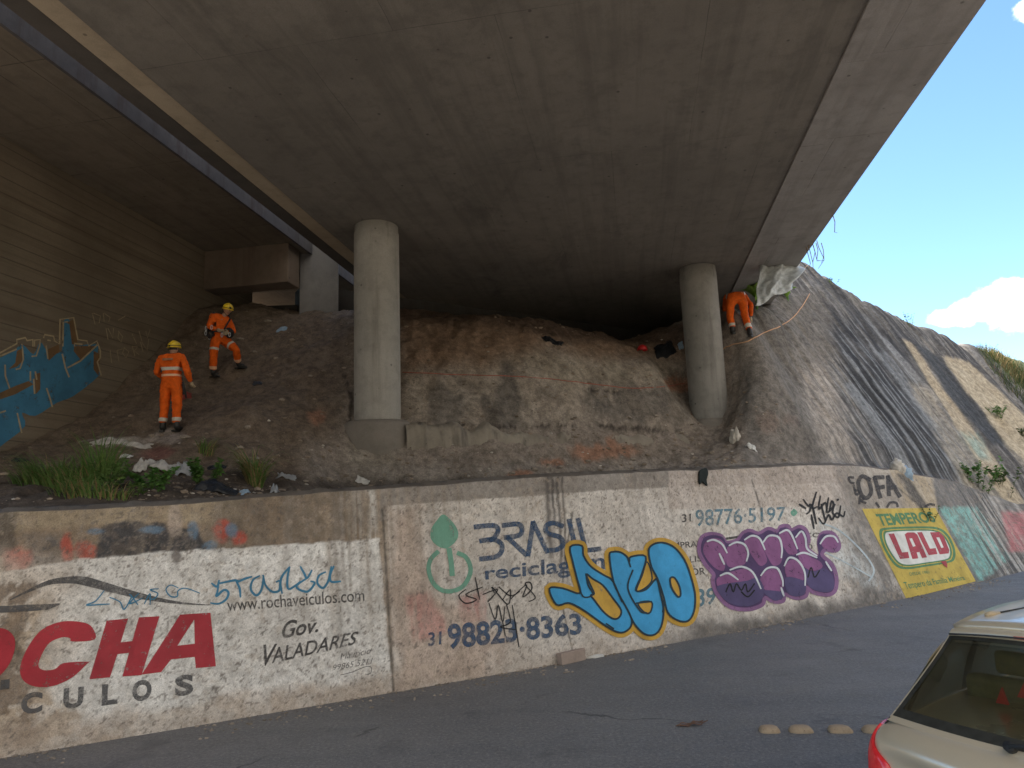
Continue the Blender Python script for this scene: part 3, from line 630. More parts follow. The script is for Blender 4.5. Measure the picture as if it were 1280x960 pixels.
    p.poly((.10, .098, .095), [(1060, 640), (1078, 638), (1134, 752), (1090, 762), (1060, 720)], 10, 9, 4, .8, .6, (6, 3))
    p.poly((.19, .18, .17), [(1040, 580), (1075, 580), (1110, 700), (1120, 760), (1060, 720)], 10, 12, 3, .6, .5, (6, 2))
    p.poly((.55, .58, .58), [(1015, 650), (1040, 655), (1095, 720), (1100, 735), (1040, 720)], 8, 10, 4, .6, .7, (5, 5))
    p.poly((.36, .29, .19), [(1110, 585), (1160, 590), (1186, 634), (1130, 636)], 4, 5, 3, .8, .4, (8, 2))
    p.poly((.17, .15, .13), [(1048, 594), (1120, 596), (1135, 640), (1070, 640)], 8, 8, 4, .45, .5, (6, 6))
    p.poly((.12, .12, .12), [(1165, 592), (1420, 640), (1420, 720), (1220, 732), (1172, 636)], 3, 3, 3, .9)
    p.poly((.20, .40, .37), [(1172, 634), (1226, 632), (1262, 700), (1224, 727)], 3, 4, 4, .95, .45, (6, 6))
    p.poly((.40, .39, .37), [(1205, 615), (1420, 640), (1420, 720), (1250, 720)], 4, 4, 3, .8, .85, (9, .4))
    p.lay((.05, .05, .052), sstep(.52, .58, fbm(s * 5 + 60, r * .4, 4)) * .8 * sstep(0, 12, pdist([(1175, 600), (1420, 640), (1420, 730), (1240, 730)], P)))
    p.poly((.45, .16, .17), [(1252, 640), (1300, 640), (1300, 690), (1262, 690)], 3, 3, 5, .75, .4, (9, 6))
    p.poly((.04, .042, .045), [(1120, 592), (1134, 592), (1172, 652), (1162, 655)], 3, 4, 5, .85)
    # hairline joints
    for poly, w_ in [([(716, 640), (706, 700), (701, 750), (716, 815)], 1.1), ([(1110, 600), (1160, 640), (1204, 730)], 1.1), ([(940, 600), (955, 650)], .9), ([(478, 636), (492, 866)], 1.6)]:
        a = np.array(poly, float); d = np.full(len(s), 1e9)
        for q0, q1 in zip(a, a[1:]):
            e = q1 - q0; t = np.clip(((P - q0) @ e) / (e @ e), 0, 1); d = np.minimum(d, np.hypot(*(P - q0 - t[:, None] * e).T))
        p.lay((.06, .055, .05), np.exp(-((d + (fbm(s * 14, r * 14, 3) - .5) * 2) / w_) ** 2) * .8)
    # flaking everywhere
    fl = sstep(.60, .66, fbm(s * 7, r * 7, 6, .62)); p.lay((.30, .26, .22), fl * .22)
    fl = sstep(.68, .71, fbm(s * 22 + 5, r * 22, 5, .62)); p.lay((.13, .11, .095), fl * .7)
    fl = sstep(.60, .66, fbm(s * 9 + 5, r * 9, 6, .7)) * sstep(.4, .6, fbm(s * 1.3, r * 1.3 + 8, 4)); p.lay((.40, .33, .26), fl * .4)
    pk = sstep(.66, .72, fbm(s * 38, r * 38, 3, .6)); p.lay((.22, .19, .165), pk * .55)
    st = sstep(.52, .70, fbm(s * 6 + 50, r * .5, 4)); p.lay((.25, .22, .19), st * .28 * sstep(.2, 1.2, r))
rw = empty('retaining_wall', (0, 0, 0)); tag(rw, 'long low concrete retaining wall covered in painted adverts and graffiti along the road', 'wall')
_wp = Paint(proj(WV.reshape(-1, 3)), WS.ravel(), WZ.ravel(), (.4, .36, .31)); wall_colours(_wp)
wface = me_obj('wall_face', WV.reshape(-1, 3), grid(*WS.shape), M_wall, rw, True); setattr_color(wface.data, 'tint', _wp.c)
# the thickness behind the face: broken top and back
_top = WV[:, -1]; _bk = np.concatenate([xy(_ss0 := _ws, ntop(_ws) + .05), (ztop(_ws) + .03)[:, None]], 1); _lo = np.concatenate([xy(_ws, ntop(_ws) + .06), np.zeros((len(_ws), 1))], 1)
_kk = len(_ws); _mid = _top * .5 + _bk * .5; _mid[:, 2] += .012 + .09 * (fbm(_ws * 5, _ws * 0, 5) - .4)
wt = me_obj('coping', np.concatenate([_top, _mid, _bk, _lo]), [(j * _kk + i, j * _kk + i + 1, (j + 1) * _kk + i + 1, (j + 1) * _kk + i) for j in range(3) for i in range(_kk - 1)],
            mat_concrete('coping_concrete', (.13, .105, .082), (.19, .16, .13), (.05, .042, .035), stain_amt=.7, bump=1.0, sc=3), rw, True)
# ------------------------------------------------------------------ paint on the walls
def mat_paint(name, col, wear=.35, rough=.8, sc=9.0, vert=1.0, soft=.10, var=.18):
    t = NT(name); v = t.coord('Object', (1, 1, vert)); n = t.noise(v, sc, 7, .7); n2 = t.noise(v, 60, 3, .7); n3 = t.noise(v, 2.2, 5, .6)
    c = t.mix(t.ramp(n3, .3, .7), tuple(k * (1 - var) for k in col), tuple(min(1, k * (1 + var)) for k in col))
    c = t.mix(t.ramp(n2, .3, .7, 0, .3), c, tuple(k * .65 for k in col))
    t.fin(c, rough, 0, .3)
    mask = t.math('MULTIPLY', t.math('ADD', t.math('MULTIPLY', n, .75), t.math('MULTIPLY', n2, .25)), 1.0)
    lo = .28 + .22 * wear
    al = t.ramp(mask, lo - soft, lo + soft, 0, 1)
    al = t.math('MULTIPLY', al, 1.0 - .35 * wear)
    tr = t.n('ShaderNodeBsdfTransparent'); mx = t.n('ShaderNodeMixShader')
    t.link(al, mx.inputs[0]); t.link(tr.outputs[0], mx.inputs[1]); t.link(t.b.outputs[0], mx.inputs[2]); t.link(mx.outputs[0], t.out.inputs['Surface'])
    return t.m
def zz(ox, oy, k): return lambda pts: [(ox + x * k, oy + y * k) for x, y in pts]
def smooth(pts, closed=True, n=6):
    p = np.array(pts, float); m = len(p); out = []
    for i in range(m if closed else m - 1):
        if closed: a, b, c, d = p[(i - 1) % m], p[i], p[(i + 1) % m], p[(i + 2) % m]
        else: a, b, c, d = p[max(i - 1, 0)], p[i], p[i + 1], p[min(i + 2, m - 1)]
        for t in np.linspace(0, 1, n, endpoint=False):
            out.append(.5 * (2 * b + (c - a) * t + (2 * a - 5 * b + 4 * c - d) * t * t + (3 * b - a - 3 * c + d) * t ** 3))
    if not closed: out.append(p[-1])
    return [tuple(q) for q in out]
class Decal:
    def __init__(self): self.v, self.f, self.h = [], [], []
    def poly(self, outer, holes=(), lift=0.0):
        loops = [[Vector((x, y, 0)) for x, y in l] for l in [outer, *holes]]; flat = [(q.x, q.y) for l in loops for q in l]; b = len(self.v)
        self.v += flat; self.h += [lift] * len(flat); self.f += [tuple(b + i for i in tri) for tri in tessellate_polygon(loops)]
    def stroke(self, pts, w, lift=0.0, closed=False, sm=5, taper=False):
        pts = smooth(pts, closed, sm) if sm else [tuple(q) for q in pts]
        if closed: pts = pts + [pts[0]]
        p = np.array(pts, float); n = len(p)
        w = np.interp(np.linspace(0, 1, n), np.linspace(0, 1, len(w)), w) if hasattr(w, '__len__') else np.full(n, float(w))
        if taper: w = w * (.55 + .45 * np.sin(np.linspace(.25, math.pi - .25, n)))
        d = np.gradient(p, axis=0)
        if closed: d[0] = d[-1] = p[1] - p[-2]
        d /= np.linalg.norm(d, axis=1, keepdims=True) + 1e-9; q = np.stack([-d[:, 1], d[:, 0]], 1) * w[:, None] / 2; b = len(self.v)
        if not closed:
            p[0] -= d[0] * w[0] * .3; p[-1] += d[-1] * w[-1] * .3
        for i in range(n): self.v += [tuple(p[i] + q[i]), tuple(p[i] - q[i])]; self.h += [lift + 2.5e-5 * i] * 2
        self.f += [(b + 2 * i, b + 2 * i + 1, b + 2 * i + 3, b + 2 * i + 2) for i in range(n - 1)]
    def quadgrid(self, q, nx=24, ny=8, lift=0.0):
        tl, tr, br, bl = [np.array(k, float) for k in q]; b = len(self.v)
        for i in range(nx + 1):
            for j in range(ny + 1):
                u, w = i / nx, j / ny; self.v.append(tuple((tl * (1 - u) + tr * u) * (1 - w) + (bl * (1 - u) + br * u) * w)); self.h.append(lift)
        self.f += [tuple(b + k for k in f) for f in grid(nx + 1, ny + 1)]
    def text(self, s, q, bold=0.0, lift=0.0, shear=0.0, space=1.0):
        cu = bpy.data.curves.new('lettering', 'FONT'); cu.body = s; cu.offset = bold; cu.shear = shear; cu.space_character = space; cu.resolution_u = 4; cu.fill_mode = 'FRONT'
        o = bpy.data.objects.new('lettering', cu); C.objects.link(o); dg = bpy.context.evaluated_depsgraph_get(); me = bpy.data.meshes.new_from_object(o.evaluated_get(dg))
        v = np.array([x.co[:2] for x in me.vertices]); f = [tuple(p.vertices) for p in me.polygons]; bpy.data.objects.remove(o); bpy.data.curves.remove(cu); bpy.data.meshes.remove(me)
        a, c = v.min(0), v.max(0); u = (v - a) / (c - a); w = 1 - u[:, 1:2]; u = u[:, 0:1]
        tl, tr, br, bl = [np.array(k, float) for k in q]; P = (tl * (1 - u) + tr * u) * (1 - w) + (bl * (1 - u) + br * u) * w; b = len(self.v)
        self.v += [tuple(k) for k in P]; self.h += [lift] * len(P); self.f += [tuple(b + i for i in t) for t in f]
    def build(self, name, mat, parent, off=.006, where=None):
        bm = bmesh.new(); vs = [bm.verts.new((x, y, z * 1000)) for (x, y), z in zip(self.v, self.h)]
        for f in self.f:
            try: bm.faces.new([vs[i] for i in f])
            except ValueError: pass
        bmesh.ops.triangulate(bm, faces=[f for f in bm.faces if len(f.verts) > 4])
        for _ in range(5):
            es = [e for e in bm.edges if (e.verts[0].co.xy - e.verts[1].co.xy).length > 11]
            if not es: break
            bmesh.ops.subdivide_edges(bm, edges=es, cuts=1)
        bmesh.ops.triangulate(bm, faces=[f for f in bm.faces if len(f.verts) > 4]); bm.verts.index_update()
        P = np.array([v.co[:2] for v in bm.verts]); h = np.array([v.co[2] / 1000 for v in bm.verts]) + off; self.f = [tuple(v.index for v in f.verts) for f in bm.faces]; bm.free()
        W = on_wall(P, h) if where is None else where(P, h)
        return me_obj(name, W, self.f, mat, parent)
M_red = mat_paint('sign_red_paint', (.42, .03, .045), .42, .7)
M_grey = mat_paint('sign_grey_paint', (.10, .098, .10), .6, soft=.14)
M_ink = mat_paint('dark_lettering_paint', (.055, .05, .05), .58, soft=.14)
M_navy = mat_paint('navy_lettering_paint', (.045, .09, .17), .62, soft=.15)
M_teal = mat_paint('teal_number_paint', (.10, .21, .27), .66, soft=.15)
M_green = mat_paint('green_logo_paint', (.17, .38, .28), .50, vert=.4)
M_tagblue = mat_paint('blue_spray_paint', (.06, .22, .36), .25)
M_black = mat_paint('black_spray_paint', (.02, .02, .022), .35)
M_sky = mat_paint('sky_blue_spray_paint', (.06, .35, .66), .16, var=.16)
M_amber = mat_paint('amber_spray_paint', (.58, .35, .06), .32, var=.2)
M_out = mat_paint('dark_outline_spray_paint', (.025, .045, .06), .15)
M_mag = mat_paint('magenta_spray_paint', (.27, .11, .25), .42); M_indigo = mat_paint('indigo_spray_paint', (.095, .075, .17), .25)
M_halo = mat_paint('violet_halo_spray_paint', (.26, .13, .27), .45); M_dviol = mat_paint('dark_violet_spray_paint', (.085, .05, .13), .25)
M_white = mat_paint('pale_highlight_paint', (.62, .66, .70), .30)
M_yel = mat_paint('yellow_sign_paint', (.56, .42, .09), .40); M_sgreen = mat_paint('green_sign_paint', (.10, .24, .12), .40); M_swhite = mat_paint('white_sign_paint', (.66, .66, .62), .2); M_sred = mat_paint('red_sign_paint', (.40, .06, .08), .42)

# advert in the first bay
k7 = zz(0, 630, .34375); ad = empty('painted_advert', (0, 0, 0)); ad.parent = rw; ad['label'] = 'white painted advert with big red letters'
d = Decal()
d.poly(k7([(388, 424), (466, 416), (439, 503), (481, 498), (505, 412), (580, 408), (515, 622), (445, 627), (469, 541), (427, 546), (400, 630), (325, 637)]))
d.poly(k7([(655, 402), (765, 395), (785, 590), (712, 597), (708, 556), (622, 565), (586, 611), (515, 620)]), [k7([(706, 420), (708, 508), (645, 515)])])
d.poly(k7(smooth([(345, 492), (335, 448), (300, 430), (228, 427), (155, 455), (105, 515), (74, 590), (84, 640), (130, 664), (195, 661), (262, 631), (318, 580), (322, 573), (232, 578), (200, 600), (160, 604), (140, 588), (152, 548), (180, 505), (225, 485), (255, 488), (263, 500)], True, 4)))
d.poly(k7(smooth([(-60, 460), (10, 452), (48, 478), (55, 520), (35, 580), (-10, 630), (-80, 650), (-130, 625), (-140, 560), (-110, 500)])), [k7(smooth([(-55, 510), (-15, 512), (-18, 550), (-45, 590), (-80, 592), (-85, 550)]))])
d.build('red_lettering', M_red, ad)
d = Decal()
for ch, q in [('U', [(232, 670), (305, 663), (302, 738), (229, 748)]), ('L', [(371, 656), (428, 710 - 58), (426, 726), (369, 734)]), ('O', [(482, 642), (553, 636), (550, 711), (480, 722)]), ('S', [(637, 624), (704, 617), (703, 692), (636, 702)]), ('C', [(78, 688), (156, 680), (154, 757), (75, 768)]), ('I', [(2, 640), (36, 636), (34, 672), (0, 676)])]:
    d.text(ch, k7(q), .045)
d.stroke(k7([(38, 348), (100, 318), (180, 285), (260, 276), (320, 283), (400, 305), (500, 332), (600, 352), (690, 363), (765, 367)]), [1, 3, 6, 9, 11.5, 10, 8, 4.5, 2, .8])
d.stroke(k7([(-160, 380), (0, 383), (100, 378), (170, 374), (215, 364)]), [4, 8.5, 8.5, 7, 2])
d.build('grey_lettering', M_grey, ad)
d = Decal()
k4 = zz(240, 700, .20833)
d.text('www.rochaveiculos.com', k4([(207, 232), (1032, 172), (1034, 246), (213, 308)]), .004)
d.text('Gov.', k4([(548, 362), (757, 345), (757, 432), (536, 474)]), .02, 0, .25)
d.text('V', k4([(428, 508), (512, 502), (494, 626), (410, 640)]), .012, 0, .15)
d.text('ALADARES', k4([(470, 530), (1000, 425), (984, 505), (478, 622)]), .012, 0, .2)
d.build('dark_lettering', M_ink, ad)
d = Decal(); d.text('Mauricio', k4([(890, 560), (1075, 522), (1070, 562), (890, 598)]), -.006, 0, .2); d.text('99865 5211', k4([(845, 630), (1085, 585), (1080, 622), (848, 662)]), -.006, 0, .2)
d.stroke(k4([(890, 690), (960, 672), (1040, 640), (1075, 645), (1070, 680), (1040, 685)]), .8)
d.build('pencilled_number', mat_paint('thin_pencil_marks', (.15, .14, .14), .5), ad)
# blue tags in the first bay
tg = Decal()
for st in [[(118, 140), (150, 160), (162, 122)], [(158, 150), (152, 190), (146, 218), (190, 180), (218, 195), (205, 235), (160, 262), (112, 258)], [(165, 140), (235, 125), (262, 122), (282, 128)],
           [(262, 122), (285, 170), (290, 222)], [(268, 135), (310, 115), (358, 100)], [(405, 95), (365, 120), (352, 175), (385, 212), (415, 180), (428, 110), (425, 92)], [(428, 95), (440, 150), (480, 190), (520, 185), (528, 150), (525, 125), (505, 132)],
           [(585, 42), (545, 90), (530, 135), (540, 200)], [(585, 42), (572, 110), (580, 175), (650, 130)], [(650, 40), (672, 80), (690, 108), (718, 62)], [(690, 108), (625, 160), (690, 190), (735, 140), (712, 128)], [(800, 72), (760, 95), (752, 140), (785, 168), (815, 130), (825, 90), (835, 40)], [(850, 38), (828, 90), (835, 130), (890, 128)]]:
    tg.stroke(k4(st), 3.0, 0, False, 5, True)
k5 = zz(0, 620, .234375)
for st in [[(555, 505), (510, 560), (460, 582), (540, 578), (585, 576)], [(585, 540), (640, 565), (662, 605), (700, 540), (690, 525)], [(700, 530), (735, 580)], [(740, 520), (690, 575), (760, 545)], [(770, 575), (800, 520), (800, 580)], [(845, 495), (800, 500), (842, 520), (820, 550), (795, 545)], [(950, 490), (910, 475), (885, 500), (910, 535), (945, 535), (950, 505), (990, 492), (1065, 518)]]:
    tg.stroke(k5(st), 1.7, 0, False, 5, True)
tg.build('blue_tag', M_tagblue, rw, .0085)

# advert in the second bay
k8 = zz(500, 640, .3125); a2 = empty('painted_advert', (0, 0, 0)); a2.parent = rw; a2['label'] = 'faded recycling advert with navy letters and green leaf sign'
d = Decal()
W8 = 6.2
for st in [[(300, 60), (372, 54), (392, 72), (378, 100), (362, 112)], [(322, 116), (372, 110), (405, 128), (404, 160), (380, 180), (322, 188)],
           [(378, 122), (420, 175), (478, 178)] if False else [(412, 54), (468, 48), (486, 62), (478, 92), (420, 102)], [(432, 104), (505, 172)],
           [(512, 172), (532, 42)], [(532, 42), (588, 160)], [(648, 56), (612, 44), (584, 56), (588, 84), (640, 102), (650, 132), (628, 150), (594, 154)], [(676, 34), (694, 112), (700, 134)], [(712, 30), (742, 154)], [(742, 154), (798, 148)]]:
    d.stroke(k8(st), W8 if len(st) > 2 else 6.0, 0, False, 4 if len(st) > 2 else 0)
d.text('reciclagem', k8([(338, 218), (818, 160), (818, 250), (342, 288)]), .018)
d.build('navy_lettering', M_navy, a2)
d = Decal(); d.text('31', k8([(112, 482), (166, 476), (164, 530), (112, 538)]), .02); d.text('98823·8363', k8([(188, 446), (722, 402), (728, 490), (192, 552)]), .03); d.build('phone_number', M_navy, a2, .007)
d = Decal()
d.poly(k8(smooth([(172, 10), (205, 35), (230, 72), (228, 110), (200, 138), (180, 146), (150, 136), (124, 108), (124, 70), (145, 36)])))
d.stroke(k8([(196, 150), (204, 200), (208, 250)]), 6.5)
d.stroke(k8([(150, 160), (122, 190), (114, 230), (130, 280), (165, 312), (210, 316), (252, 296), (278, 252), (280, 215), (262, 180), (232, 165)]), 5.6)
d.build('leaf_logo', M_green, a2)
d = Decal()
k6 = zz(820, 600, .203125)
d.text('31', k6([(158, 212), (214, 206), (214, 256), (160, 262)]), .015); d.build('area_code', M_ink, a2)
d = Decal(); d.text('98776·5197', k6([(240, 182), (796, 164), (796, 250), (246, 288)]), .012); d.text('39', k6([(246, 672), (368, 660), (366, 762), (250, 786)]), .02)
d.build('teal_number', M_teal, a2)
d = Decal(); d.text('COMPRAMOS', k6([(10, 390), (370, 368), (370, 405), (15, 428)]), .012); d.text('LIS', k6([(205, 470), (280, 462), (280, 500), (207, 510)]), .01); d.text('OR', k6([(212, 545), (302, 538), (304, 582), (214, 590)]), .012)
d.text('TRÔNICOS E', k6([(700, 330), (1098, 312), (1098, 348), (700, 366)]), .012); d.text('DO', k6([(890, 400), (960, 392), (960, 430), (890, 438)]), .012)
d.stroke(k6([(430, 362), (505, 350)]), 3)
d.build('dark_lettering', M_ink, a2)
d = Decal(); d.stroke(k6([(845, 185), (860, 200), (845, 215), (835, 200), (850, 190)]), 3.5); d.build('green_dot', M_green, a2)
# black tags in the second bay
tg = Decal()
for st in [[(262, 310), (235, 335), (262, 365), (305, 350), (262, 330), (330, 300)], [(300, 262), (318, 350)], [(330, 330), (390, 310), (350, 360)], [(380, 330), (368, 300), (430, 370), (440, 310), (410, 350)], [(395, 300), (440, 335), (478, 318)], [(440, 350), (505, 290), (490, 340), (525, 310), (520, 282), (500, 290), (540, 340), (515, 358)],
           [(355, 365), (380, 430), (392, 372), (410, 440), (418, 378)], [(425, 370), (440, 440), (400, 460), (462, 470)], [(448, 372), (475, 540)], [(410, 440), (420, 495)]]:
    tg.stroke(k8(st), 1.7, 0, False, 5, True)
for st in [[(905, 120), (935, 160), (950, 150), (945, 190), (925, 210)], [(985, 75), (960, 170), (990, 165)], [(960, 150), (985, 270)], [(955, 215), (970, 300)], [(1010, 100), (1000, 180), (1040, 140), (1050, 190)], [(1015, 150), (1040, 250)], [(1060, 110), (1050, 200), (1090, 160), (1080, 130), (1065, 190)], [(880, 150), (920, 175)], [(1000, 235), (1030, 270), (1060, 215), (1080, 245), (1110, 205), (1150, 225), (1160, 195)], [(1100, 150), (1085, 200), (1120, 230), (1135, 160)], [(1112, 125), (1122, 120)]]:
    tg.stroke(k6(st), 2.8, 0, False, 5, True)
tg.build('black_tag', M_black, rw, .0085)

# sky-blue throw-up
k9 = zz(640, 640, .20833); g1 = empty('blue_graffiti', (0, 0, 0)); g1.parent = rw; g1['label'] = 'big sky blue three letter graffiti outlined in amber'
Dl = smooth([(345, 210), (415, 203), (425, 262), (470, 328), (545, 378), (598, 412), (640, 500), (690, 590), (714, 650), (704, 694), (665, 722), (615, 716), (540, 672), (455, 610), (385, 566), (330, 546), (262, 556), (220, 460), (300, 458), (402, 488), (385, 400), (360, 300)], True, 4)
Dh = smooth([(440, 372), (480, 402), (540, 440), (602, 520), (650, 590), (636, 634), (600, 640), (545, 600), (490, 530), (468, 500), (488, 490), (462, 430)], True, 4)
Gl = smooth([(580, 262), (604, 240), (645, 242), (684, 268), (700, 300), (708, 270), (798, 268), (772, 380), (738, 470), (798, 466), (850, 410), (868, 412), (888, 500), (905, 590), (890, 688), (850, 736), (790, 732), (730, 672), (690, 590), (640, 500), (602, 410)], True, 4)
Gh = smooth([(806, 300), (836, 398), (800, 452), (742, 474), (775, 385)], True, 4); Gh2 = smooth([(752, 548), (832, 540), (825, 602), (788, 602)], True, 4)
Ol = smooth([(815, 235), (842, 196), (900, 185), (970, 214), (1030, 288), (1068, 386), (1094, 500), (1086, 600), (1050, 655), (988, 650), (930, 604), (905, 510), (868, 400), (832, 330)], True, 4)
Oh = smooth([(948, 395), (972, 398), (1000, 450), (1006, 500), (988, 508), (955, 460), (944, 420)], True, 4)
d = Decal()
for q in (Dl, Gl, Ol): d.poly(k9(q), (), 0.0)
for i, q in enumerate((Dl, Gl, Ol)): d.stroke(k9(q), 12.5, .0006 + .0012 * i, True, 0)
d.build('amber_halo', M_amber, g1, .009)
d = Decal()
for i, q in enumerate((Ol, Gl, Dl)): d.poly(k9(q), (), .0012 * i)
d.build('blue_fill', M_sky, g1, .0145)
d = Decal()
for q in (Dh, Gh, Gh2, Oh): d.poly(k9(q), ())
d.build('amber_fill', M_amber, g1, .019)
d = Decal()
for i, (q, w_) in enumerate([(Dl, 2.4), (Gl, 2.4), (Ol, 2.4), (Dh, 2.4), (Gh, 1.8), (Gh2, 2.2), (Oh, 2.4)]): d.stroke(k9(q), w_, .0004 * i, True, 0)
for st in [[(440, 372), (452, 440), (480, 496), (420, 506), (385, 400)], [(690, 278), (706, 330)], [(720, 350), (690, 460), (760, 590), (800, 605)], [(600, 412), (655, 540)], [(868, 412), (905, 520), (900, 600)], [(740, 548), (830, 538)], [(604, 700), (560, 670)]]: d.stroke(k9(st), 2.0, .004)
d.build('dark_outline', M_out, g1, .0205)

# violet throw-up
g2 = empty('violet_graffiti', (0, 0, 0)); g2.parent = rw; g2['label'] = 'bubbly violet and magenta graffiti with pale highlights'
sil = smooth([(275, 360), (330, 332), (400, 345), (430, 385), (500, 370), (530, 330), (575, 312), (630, 330), (690, 300), (745, 318), (765, 288), (810, 284), (830, 310), (880, 288), (920, 310), (938, 370), (930, 420), (990, 470), (1008, 450), (1000, 380), (1020, 330), (1075, 325), (1110, 360), (1125, 410), (1100, 438), (1040, 430), (1022, 465), (1080, 520), (1108, 600), (1100, 680), (1050, 708), (960, 690), (930, 660), (920, 715), (860, 728), (790, 705), (780, 745), (720, 750), (670, 725), (650, 770), (560, 798), (450, 780), (370, 700), (345, 620), (350, 580), (300, 520), (262, 440)], True, 4)
d = Decal(); d.poly(k6(sil)); d.stroke(k6(sil), 5.0, .0008, True, 0); d.build('violet_halo', M_halo, g2, .009)
d = Decal(); d.poly(k6([(640 + (x - 640) * .975, 540 + (y - 540) * .96) for x, y in sil])); d.build('dark_ground', M_dviol, g2, .012)
top = [[(300, 385), (345, 360), (400, 370), (428, 430), (420, 540), (400, 560), (345, 530), (290, 450)], [(440, 410), (490, 382), (545, 400), (562, 460), (540, 520), (470, 540), (432, 520), (430, 450)],
       [(540, 372), (580, 345), (632, 360), (660, 430), (680, 500), (640, 530), (595, 480), (560, 420)], [(665, 370), (710, 345), (755, 360), (775, 440), (765, 510), (720, 528), (685, 480), (660, 420)],
       [(752, 345), (785, 312), (825, 325), (850, 400), (866, 450), (820, 460), (785, 420)], [(856, 350), (890, 320), (915, 350), (920, 420), (960, 470), (900, 460), (866, 410)], [(1010, 380), (1040, 350), (1090, 352), (1115, 400), (1085, 428), (1030, 420)],
       [(640, 600), (690, 552), (740, 555), (772, 620), (770, 680), (700, 690), (650, 660)], [(870, 460), (930, 470), (1000, 500), (1020, 540), (960, 560), (900, 530)], [(370, 610), (420, 580), (480, 560), (560, 545), (610, 590), (560, 620), (440, 640), (380, 660)], [(790, 530), (830, 490), (880, 510), (905, 580), (900, 620), (840, 620), (800, 600)]]
low = [[(370, 660), (420, 640), (560, 620), (620, 600), (660, 670), (640, 740), (560, 778), (450, 760), (385, 700)], [(655, 680), (770, 690), (782, 720), (730, 745), (680, 715)], [(795, 600), (900, 620), (920, 660), (905, 705), (850, 718), (800, 690)], [(900, 540), (960, 565), (1030, 545), (1080, 590), (1092, 660), (1050, 692), (970, 680), (925, 640), (915, 590)]]
d = Decal(); [d.poly(k6(smooth(q, True, 4)), (), .0004 * i) for i, q in enumerate(top)]; d.build('magenta_fill', M_mag, g2, .0135)
d = Decal(); [d.poly(k6(smooth(q, True, 4)), (), .0004 * i) for i, q in enumerate(low)]; d.build('indigo_fill', M_indigo, g2, .0185)
d = Decal()
for st in [[(310, 380), (350, 370), (400, 395), (432, 450)], [(385, 455), (415, 520)], [(445, 405), (490, 385), (540, 400), (562, 450), (552, 500)], [(540, 370), (585, 345), (632, 362), (665, 430)], [(655, 385), (690, 345), (750, 355), (770, 420), (766, 480)], [(755, 330), (800, 310), (830, 340), (865, 425)], [(855, 355), (890, 318), (915, 360), (925, 425), (985, 468)], [(1005, 395), (1040, 350), (1090, 350), (1115, 385)],
           [(450, 555), (520, 535), (590, 570), (640, 670)], [(390, 590), (440, 575), (500, 615)], [(640, 590), (680, 545), (740, 545), (772, 610), (776, 655)], [(785, 530), (815, 480), (870, 500), (910, 570), (912, 650)], [(860, 462), (910, 450), (985, 480)], [(1040, 505), (1075, 560)], [(765, 665), (782, 715)]]: d.stroke(k6(st), 2.6, 0, False, 5, True)
d.build('pale_highlight', M_white, g2, .0215)
d = Decal()
for st in [[(425, 690), (450, 640), (470, 690), (490, 640), (520, 680), (545, 640), (560, 690), (600, 640)], [(930, 600), (950, 540), (970, 600), (1000, 560)], [(520, 690), (560, 720), (600, 680)]]: d.stroke(k6(st), 1.8)
d.build('dark_scribble', M_black, g2, .0225)

# yellow painted spice advert
k2 = zz(1020, 560, .20833); a3 = empty('painted_advert', (0, 0, 0)); a3.parent = rw; a3['label'] = 'yellow painted spice advert with red letters in a white pill'
d = Decal(); d.quadgrid(k2([(275, 365), (715, 360), (957, 800), (541, 907)]), 30, 16); d.build('yellow_ground', M_yel, a3, .007)
d = Decal(); d.text('TEMPEROS', k2([(352, 396), (690, 382), (722, 446), (384, 470)]), .035)
pill = smooth([(378, 500), (410, 480), (560, 472), (720, 476), (790, 520), (830, 600), (832, 660), (800, 688), (660, 712), (545, 728), (480, 712), (430, 650), (390, 570)], True, 5)
d.poly(k2(pill)); d.build('green_lettering', M_sgreen, a3, .010)
cx, cy = 605, 600
d = Decal(); d.poly(k2([(cx + (x - cx) * .93, cy + (y - cy) * .90) for x, y in pill])); d.build('pale_ring', M_yel, a3, .0125)
d = Decal(); d.poly(k2([(cx + (x - cx) * .90, cy + (y - cy) * .86) for x, y in pill])); d.build('green_ring', M_sgreen, a3, .0145)
d = Decal(); d.poly(k2([(cx + (x - cx) * .85, cy + (y - cy) * .79) for x, y in pill])); d.build('white_pill', M_swhite, a3, .0165)
d = Decal()
d.poly(k2([(430, 516), (464, 514), (512, 628), (548, 625), (556, 662), (500, 668)]))
d.poly(k2([(528, 520), (545, 508), (585, 508), (604, 522), (662, 658), (632, 662), (616, 626), (600, 628), (610, 664), (574, 668)]), [k2([(556, 545), (572, 543), (594, 590), (578, 594)])])
d.poly(k2([(602, 508), (632, 506), (680, 606), (714, 602), (724, 638), (672, 645)]))
d.poly(k2([(680, 508), (735, 505), (762, 530), (796, 615), (792, 634), (738, 640)]), [k2([(718, 538), (736, 538), (762, 598), (748, 602)])])
d.poly(k2([(744, 682), (775, 678), (784, 700), (784, 722), (762, 705)]))
d.build('red_lettering', M_sred, a3, .0185)
d = Decal(); d.text('DESDE 1982', k2([(556, 748), (676, 736), (682, 752), (562, 768)]), .01); d.text('Tempero da Família Mineira', k2([(520, 806), (880, 764), (900, 800), (545, 862)]), .012); d.build('small_lettering', M_sgreen, a3, .010)
